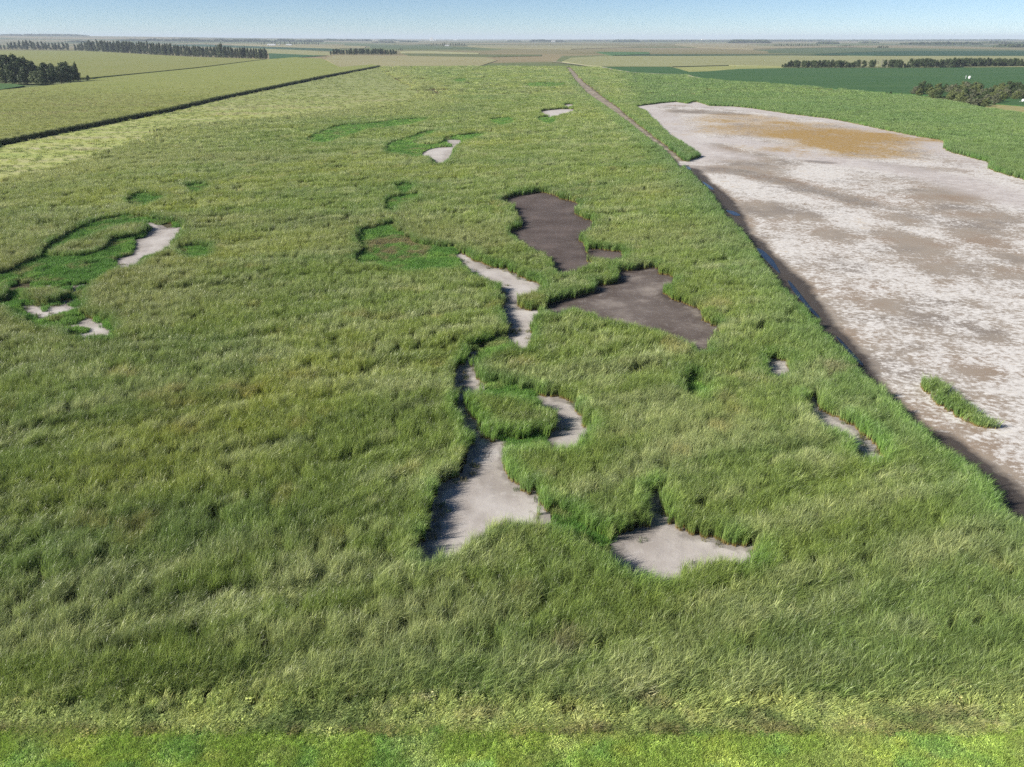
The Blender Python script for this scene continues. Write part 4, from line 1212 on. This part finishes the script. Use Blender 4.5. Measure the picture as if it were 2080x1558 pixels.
# shrubby grove at the right edge
GP = np.array([(1848,191),(1868,184),(1900,184),(1960,183),(2020,184),(2100,186),(2140,196),(2090,203),(2040,209),(2012,216),(1988,219),(1955,212),(1915,204),(1880,198),(1855,195)], float)
cand = []
tries = 0
while len(cand) < 110 and tries < 20000:
    tries += 1
    q = np.array((rng.uniform(1845, 2140), rng.uniform(183, 219.5)))
    if not in_poly(q[:1], q[1:], GP)[0]: continue
    if any(abs(q[0] - c[0]) / 6.5 + abs(q[1] - c[1]) / 2.0 < 1 for c in cand): continue
    cand.append(q)
cand.sort(key=lambda c: c[1])
rows = np.array_split(np.arange(len(cand)), 5)
RN = ['back row', 'fourth row', 'third row', 'second row', 'front row']
for rname, idx in zip(RN, rows):
    idx = sorted(idx, key=lambda k: cand[k][0])
    for j, k in enumerate(idx):
        u, v = cand[k]
        tall = u < 1895 and v < 192 or (u > 2045 and v < 196)
        mt = 'dark' if tall or rng.random() < 0.18 else ('grey' if rng.random() < 0.35 else 'olive')
        h = px_height(u, v, rng.uniform(15, 19) if not tall else rng.uniform(19, 23))
        plant_tree('grove_tree', u, v, h, 'round' if tall else 'shrub', mt, '%s shrub in right-edge grove, %s, %s from left' % ({'dark': 'dark green', 'grey': 'grey-green', 'olive': 'olive green'}[mt], rname, ordinal(j + 1)),
                   'shrubby trees of the right-edge grove', 1.1 if tall else 1.0)
for j, (u, v, hp, lb) in enumerate([(1777,192,4,'tiny dark bush at the field edge, leftmost before the right grove'),(1801,192.6,5.5,'small dark bush at the field edge, nearer of two right ones'),(1809,192.4,6.5,'small dark bush at the field edge closest to the right grove'),(1830,195,6,'low pale green bush at the left tip of the right grove')]):
    plant_tree('bush', u, v, px_height(u, v, hp), 'shrub', 'olive' if j == 3 else 'dark', lb, None, 1.0, None, 'bush')

# farther groves whose trees can still be told apart
def row(name, u0, u1, v, tlo, thi, step, form, mat, lab, grp, depth=1.2):
    u = u0; i = 0
    while u < u1:
        vv = v - rng.uniform(0, depth)
        e = min(1, (u - u0 + 3) / 12, (u1 - u + 3) / 10)
        g = at(u, vv)
        h = px_height(u, vv, vv - (tlo + (thi - tlo) * rng.random() ** 1.3) ) * (0.6 + 0.4 * e)
        plant_tree(name, u, vv, h, form, mat, lab % ordinal(i + 1), grp, 0.95 if form != 'tall' else 1.25, None, 'tree', 0.0)
        u += step * rng.uniform(0.7, 1.3); i += 1
row('grove_tree', 672, 806, 111.6, 97.5, 101, 5.2, 'round', 'dark', 'dark round tree in the grove left of centre, %s from its left end', 'trees of the grove left of centre')
row('grove_tree', 806, 821, 103.2, 96.8, 97.8, 4.5, 'tall', 'poplar', 'narrow tree in the small stand behind the centre-left grove, %s from left', 'small stand behind the centre-left grove')
row('farm_tree', 523, 649, 91.2, 82.5, 87, 4.6, 'tall', 'poplar', 'tree sheltering the far white barns, %s from the left', 'trees behind the far white barns')
row('farm_tree', 866, 948, 93.6, 86.5, 90, 4.2, 'tall', 'dark', 'dark tree in the small far grove near centre, %s from left', 'trees of the small far grove')
row('farm_tree', 1574, 1664, 94.2, 88, 90, 4.6, 'round', 'dark', 'far round tree in the long grove right of centre, %s from left', 'trees of the far grove right of centre')
row('farm_tree', 1783, 1803, 98.6, 91.2, 93, 4.0, 'round', 'dark', 'tree in the small round far clump above the right belt, %s from left', 'far round clump on the right')
row('farm_tree', 1703, 1736, 94.8, 91.2, 92, 3.2, 'shrub', 'dark', 'small tree of the short far hedge on the right, %s from left', 'short far hedge on the right')

# woods near the horizon: each one mass
def wood(u0, u1, v, hpx, label, jag=0.5, d=None):
    r = np.random.default_rng(int(u0 * 7 + v * 13))
    V, F, Rn = [], [], []
    if d is None: y = at(u0, v)[1]
    else: y = d
    x0, x1 = (u0 - IMW / 2) / FPX, (u1 - IMW / 2) / FPX
    slant = y * CP + CAM_H * SP
    xa, xb = x0 * slant, x1 * slant
    H = hpx * slant / FPX * 1.02
    n = int(min(2600, max(120, (u1 - u0) * hpx * 2.2)))
    size = max(2.0, slant / FPX * 1.5)
    for k in range(n):
        x = r.uniform(xa, xb); yy = y + r.uniform(-60, 60)
        t = (x - xa) / (xb - xa)
        prof = (0.55 + 0.45 * float(vnoise(np.array(x / (H * 1.3)), np.array(0.3), 4)) + 0.35 * float(vnoise(np.array(x / (H * 6)), np.array(3.3), 5)) - 0.2 ) * min(1, t * 8 + 0.3, (1 - t) * 8 + 0.3)
        gz = float(land_height(np.array(x), np.array(yy))) - 0.3
        z = gz + H * max(0.15, prof) * math.sqrt(r.random()) * 0.98
        d_ = r.normal(0, 1, 3); d_ /= np.linalg.norm(d_); s = np.cross(d_, r.normal(0, 1, 3)); s /= np.linalg.norm(s); t_ = np.cross(d_, s)
        w = size * r.uniform(0.5, 1.1); b = len(V); c = np.array((x, yy, z))
        V += [tuple(c - s * w - t_ * w), tuple(c + s * w - t_ * w * 0.7), tuple(c + s * w * 0.8 + t_ * w), tuple(c - s * w * 0.9 + t_ * w * 0.8)]
        F.append((b, b + 1, b + 2, b + 3)); Rn += [r.random()] * 4
    o = mesh_ob('far_wood', V, F, CM['dark'])
    o.data.attributes.new('rnd', 'FLOAT', 'POINT').data.foreach_set('value', np.array(Rn, np.float32))
    tag(o, label, 'wood', None, 'stuff')

WOODS = [(0, 180, 71.5, 3.2, 'low bluish wood along the hilltop at the far left', 9500), (250, 560, 79, 5, 'long dark bluish wood on the left horizon', 6300), (560, 655, 79, 4.5, 'bluish wood behind the far white barns', 6800),
         (140, 180, 79.5, 2.2, 'small dark copse on the left hillside', 5600), (655, 756, 79.5, 2.8, 'thin bluish wood on the horizon left of centre', 8200), (770, 812, 79, 2.4, 'thin tree strip on the horizon left of the white elevator', 9000),
         (760, 802, 87, 2.2, 'short dark hedge in the far fields left of centre', None), (814, 849, 85.6, 2.2, 'second short dark hedge in the far fields left of centre', None), (1031, 1058, 84.8, 2.6, 'short dark hedge just right of centre in the far fields', None),
         (1076, 1150, 85, 3.6, 'dark trees round the small white farm right of centre', None), (1244, 1300, 85, 4.6, 'dark rounded wood near the horizon right of centre', None), (1150, 1245, 80.5, 2.0, 'thin line of trees on the horizon at centre right', 9000),
         (1300, 1480, 80.5, 2.6, 'long low tree line on the horizon right of centre', 8500), (1482, 1562, 87.5, 6.5, 'large far wood on the right near the horizon', None), (1470, 1700, 80, 3.2, 'long wooded skyline on the right', 8800),
         (1662, 1698, 89.5, 4, 'small far copse right of the long grove', None), (1700, 2080, 79.5, 2.2, 'thin wooded skyline at the far right', 9500), (1748, 1782, 88, 3.2, 'far copse above the short hedge on the right', None),
         (1834, 1985, 90.5, 4.5, 'long far wood at the right below the skyline', None), (1985, 2110, 89, 4.2, 'far wood at the right edge below the skyline', None), (2033, 2110, 96, 6.5, 'nearer dark wood at the far right edge', None)]
for u0, u1, v, hp, lb, d in WOODS: wood(u0, u1, v, hp, lb, d=d)

# ------------------------------------------------------------------ farm buildings and small things
white = plain('white_metal_siding', (0.74, 0.74, 0.72), 0.5, 0.4, 0.06, 0.4)
roofm = plain('grey_metal_roof', (0.55, 0.56, 0.57), 0.45, 0.4, 0.08, 0.4)
darkp = plain('dark_opening', (0.05, 0.05, 0.055), 0.6, 0.3)
galv = plain('galvanised_steel', (0.55, 0.56, 0.57), 0.35, 0.5, 0.08)

def barn(name, u, v, length, width, wall, roof, label, rz=0.0, doors=3, group=None):
    g = at(u, v)
    o = empty(name, (g[0], g[1], 0), rz)
    L, W = length / 2, width / 2
    V, F = [], []
    V += [(-L, -W, 0), (L, -W, 0), (L, W, 0), (-L, W, 0), (-L, -W, wall), (L, -W, wall), (L, W, wall), (-L, W, wall), (-L, 0, wall + roof), (L, 0, wall + roof)]
    F += [(0, 1, 5, 4), (2, 3, 7, 6), (1, 2, 6, 9, 5), (3, 0, 4, 8, 7)]
    mesh_ob('wall', V, F, white, o)
    e = 0.5
    V = [(-L - e, -W - e, wall - 0.15), (L + e, -W - e, wall - 0.15), (L + e, 0, wall + roof + 0.12), (-L - e, 0, wall + roof + 0.12), (L + e, W + e, wall - 0.15), (-L - e, W + e, wall - 0.15)]
    V += [(x, y, z - 0.12) for x, y, z in V]
    mesh_ob('roof', V, [(0, 1, 2, 3), (3, 2, 4, 5), (6, 9, 8, 7), (9, 11, 10, 8), (0, 6, 7, 1), (5, 4, 10, 11), (0, 3, 9, 6), (3, 5, 11, 9), (1, 7, 8, 2), (2, 8, 10, 4)], roofm, o)
    for k in range(doors):
        x = -L + (k + 0.5) * length / doors
        V, F = [], []; box(V, F, x - 1.6, x + 1.6, -W - 0.06, -W + 0.02, 0, wall * 0.72); mesh_ob('door', V, F, darkp if k == 0 else galv, o)
    tag(o, label, 'barn', group)

barn('barn', 552, 93, 40, 14, 5.2, 3.2, 'long white barn in front of the far trees on the left', R(3), 4)
barn('barn', 587, 92.4, 30, 12, 4.0, 2.4, 'lower pale barn right of the long white barn', R(2), 3)
barn('shed', 567, 93.2, 5, 6, 5.5, 1.5, 'small narrow white shed between the two far barns', 0, 1)
barn('barn', 1124, 85.2, 34, 16, 8, 4, 'bright white farm building among far trees right of centre', R(5), 3)
barn('barn', 908, 93.6, 20, 8, 3.2, 1.6, 'low white shed before the small far grove near centre', 0, 2)
barn('barn', 925, 82, 60, 24, 12, 5, 'wide white building on the horizon right of the elevator', 0, 4)
barn('barn', 1428, 83.6, 46, 26, 16, 8, 'bright white building on the horizon right of centre', R(20), 3)

def elevator(u, v):
    g = at(u, v)
    o = empty('grain_elevator', (g[0], g[1], 0))
    def cyl(x, y, r_, z0, z1, nm, mt, cone=0.0):
        V, F = [], []; n = 20
        for z in (z0, z1):
            for k in range(n): V.append((x + r_ * math.cos(6.2832 * k / n), y + r_ * math.sin(6.2832 * k / n), z))
        V.append((x, y, z1 + cone))
        for k in range(n):
            F.append((k, (k + 1) % n, n + (k + 1) % n, n + k)); F.append((n + k, n + (k + 1) % n, 2 * n))
        mesh_ob(nm, V, F, mt, o)
    for x in (-14, 0, 14): cyl(x, 0, 7, 0, 34, 'silo', white, 1.0)
    V, F = [], []; box(V, F, -6, 6, -5, 5, 35.2, 48); box(V, F, -16, 16, -3, 3, 34.4, 37.2); mesh_ob('head_house', V, F, white, o)
    for x in (32, 54): cyl(x, 0, 10, 0, 16, 'grain_bin', galv, 5)
    tag(o, 'white grain elevator standing on the horizon left of centre', 'grain elevator')
elevator(877, 83)

def pump_house(u, v):
    g = at(u, v)
    o = empty('field_tank', (g[0], g[1], 0.3), R(20)); o.scale = (0.75, 0.75, 0.75)
    V, F = [], []
    n = 18
    for z, r_ in ((0.8, 1.25), (1.2, 1.4), (3.2, 1.4), (3.7, 1.0)):
        for k in range(n): V.append((r_ * math.cos(6.2832 * k / n), r_ * math.sin(6.2832 * k / n), z))
    for j in range(3):
        for k in range(n): F.append((j * n + k, j * n + (k + 1) % n, (j + 1) * n + (k + 1) % n, (j + 1) * n + k))
    F.append(tuple(range(3 * n, 4 * n)))
    mesh_ob('tank', V, F, plain('white_plastic', (0.8, 0.8, 0.78), 0.4, 0.4, 0.03), o)
    for sx in (-0.9, 0.9):
        for sy in (-0.9, 0.9):
            V, F = [], []; box(V, F, sx - .09, sx + .09, sy - .09, sy + .09, 0, 1.1); mesh_ob('leg', V, F, galv, o)
    tag(o, 'small white tank-like object standing in the dark green soybean field', 'tank')
    q = empty('field_post', (g[0] - 3.6, g[1], 0))
    V, F = [], []; box(V, F, -0.16, 0.16, -0.16, 0.16, 0, 3.6); mesh_ob('post', V, F, galv, q)
    V, F = [], []; box(V, F, -0.35, 0.35, -0.22, 0.22, 2.6, 3.3); mesh_ob('meter_box', V, F, galv, q)
    tag(q, 'thin grey post just left of the white tank in the soybean field', 'post')
pump_house(1968.5, 161.5)

def trailer(u, v):
    g = at(u, v)
    o = empty('camper_trailer', (g[0], g[1], 0.36), R(4)); o.scale = (0.6, 0.6, 0.6)
    V, F = [], []
    prof = [(-3.2, 0.75), (3.0, 0.75), (3.3, 1.3), (3.0, 2.6), (2.4, 2.85), (-2.8, 2.85), (-3.3, 2.3), (-3.3, 1.1)]
    for y in (-1.15, 1.15):
        V += [(x, y, z) for x, z in prof]
    k = len(prof)
    F = [tuple(range(k))[::-1], tuple(range(k, 2 * k))] + [(i, (i + 1) % k, k + (i + 1) % k, k + i) for i in range(k)]
    mesh_ob('body', V, F, white, o)
    for x in (-1.8, 0.2, 1.9):
        V, F = [], []; box(V, F, x - 0.45, x + 0.45, -1.18, -1.14, 1.6, 2.25); mesh_ob('window', V, F, darkp, o)
    for x in (-0.5, 0.4):
        V, F = [], []; n = 14
        for y in (-1.2, -0.95):
            for q in range(n): V.append((x + 0.36 * math.cos(6.2832 * q / n), y, 0.36 + 0.36 * math.sin(6.2832 * q / n)))
        F = [tuple(range(n)), tuple(range(n, 2 * n))[::-1]] + [(q, n + q, n + (q + 1) % n, (q + 1) % n) for q in range(n)]
        mesh_ob('wheel', V, F, darkp, o)
    V, F = [], []; box(V, F, -5.0, -3.2, -0.12, 0.12, 0.55, 0.72); box(V, F, -6.0, 3.0, -1.1, 1.1, 0.60, 0.74); mesh_ob('frame', V, F, galv, o)
    tag(o, 'white trailer parked below the grove at the right edge', 'trailer')
trailer(2082, 208.5)

# ------------------------------------------------------------------ haze
hz = bpy.data.materials.new('haze'); hz.use_nodes = True
for n_ in list(hz.node_tree.nodes):
    if n_.type == 'BSDF_PRINCIPLED': hz.node_tree.nodes.remove(n_)
pv = hz.node_tree.nodes.new('ShaderNodeVolumePrincipled')
pv.inputs['Color'].default_value = (0.74, 0.86, 1.0, 1)
pv.inputs['Density'].default_value = 0.000065
pv.inputs['Anisotropy'].default_value = 0.0
hz.node_tree.links.new(pv.outputs[0], hz.node_tree.nodes['Material Output'].inputs['Volume'])
V, F = [], []
box(V, F, -27500, 27500, -27500, 27500, -8.0, 104.0)
o = mesh_ob('haze', V, F, hz)
o['kind'] = 'stuff'
o['label'] = 'thin pale haze over the far fields'; o['category'] = 'haze'
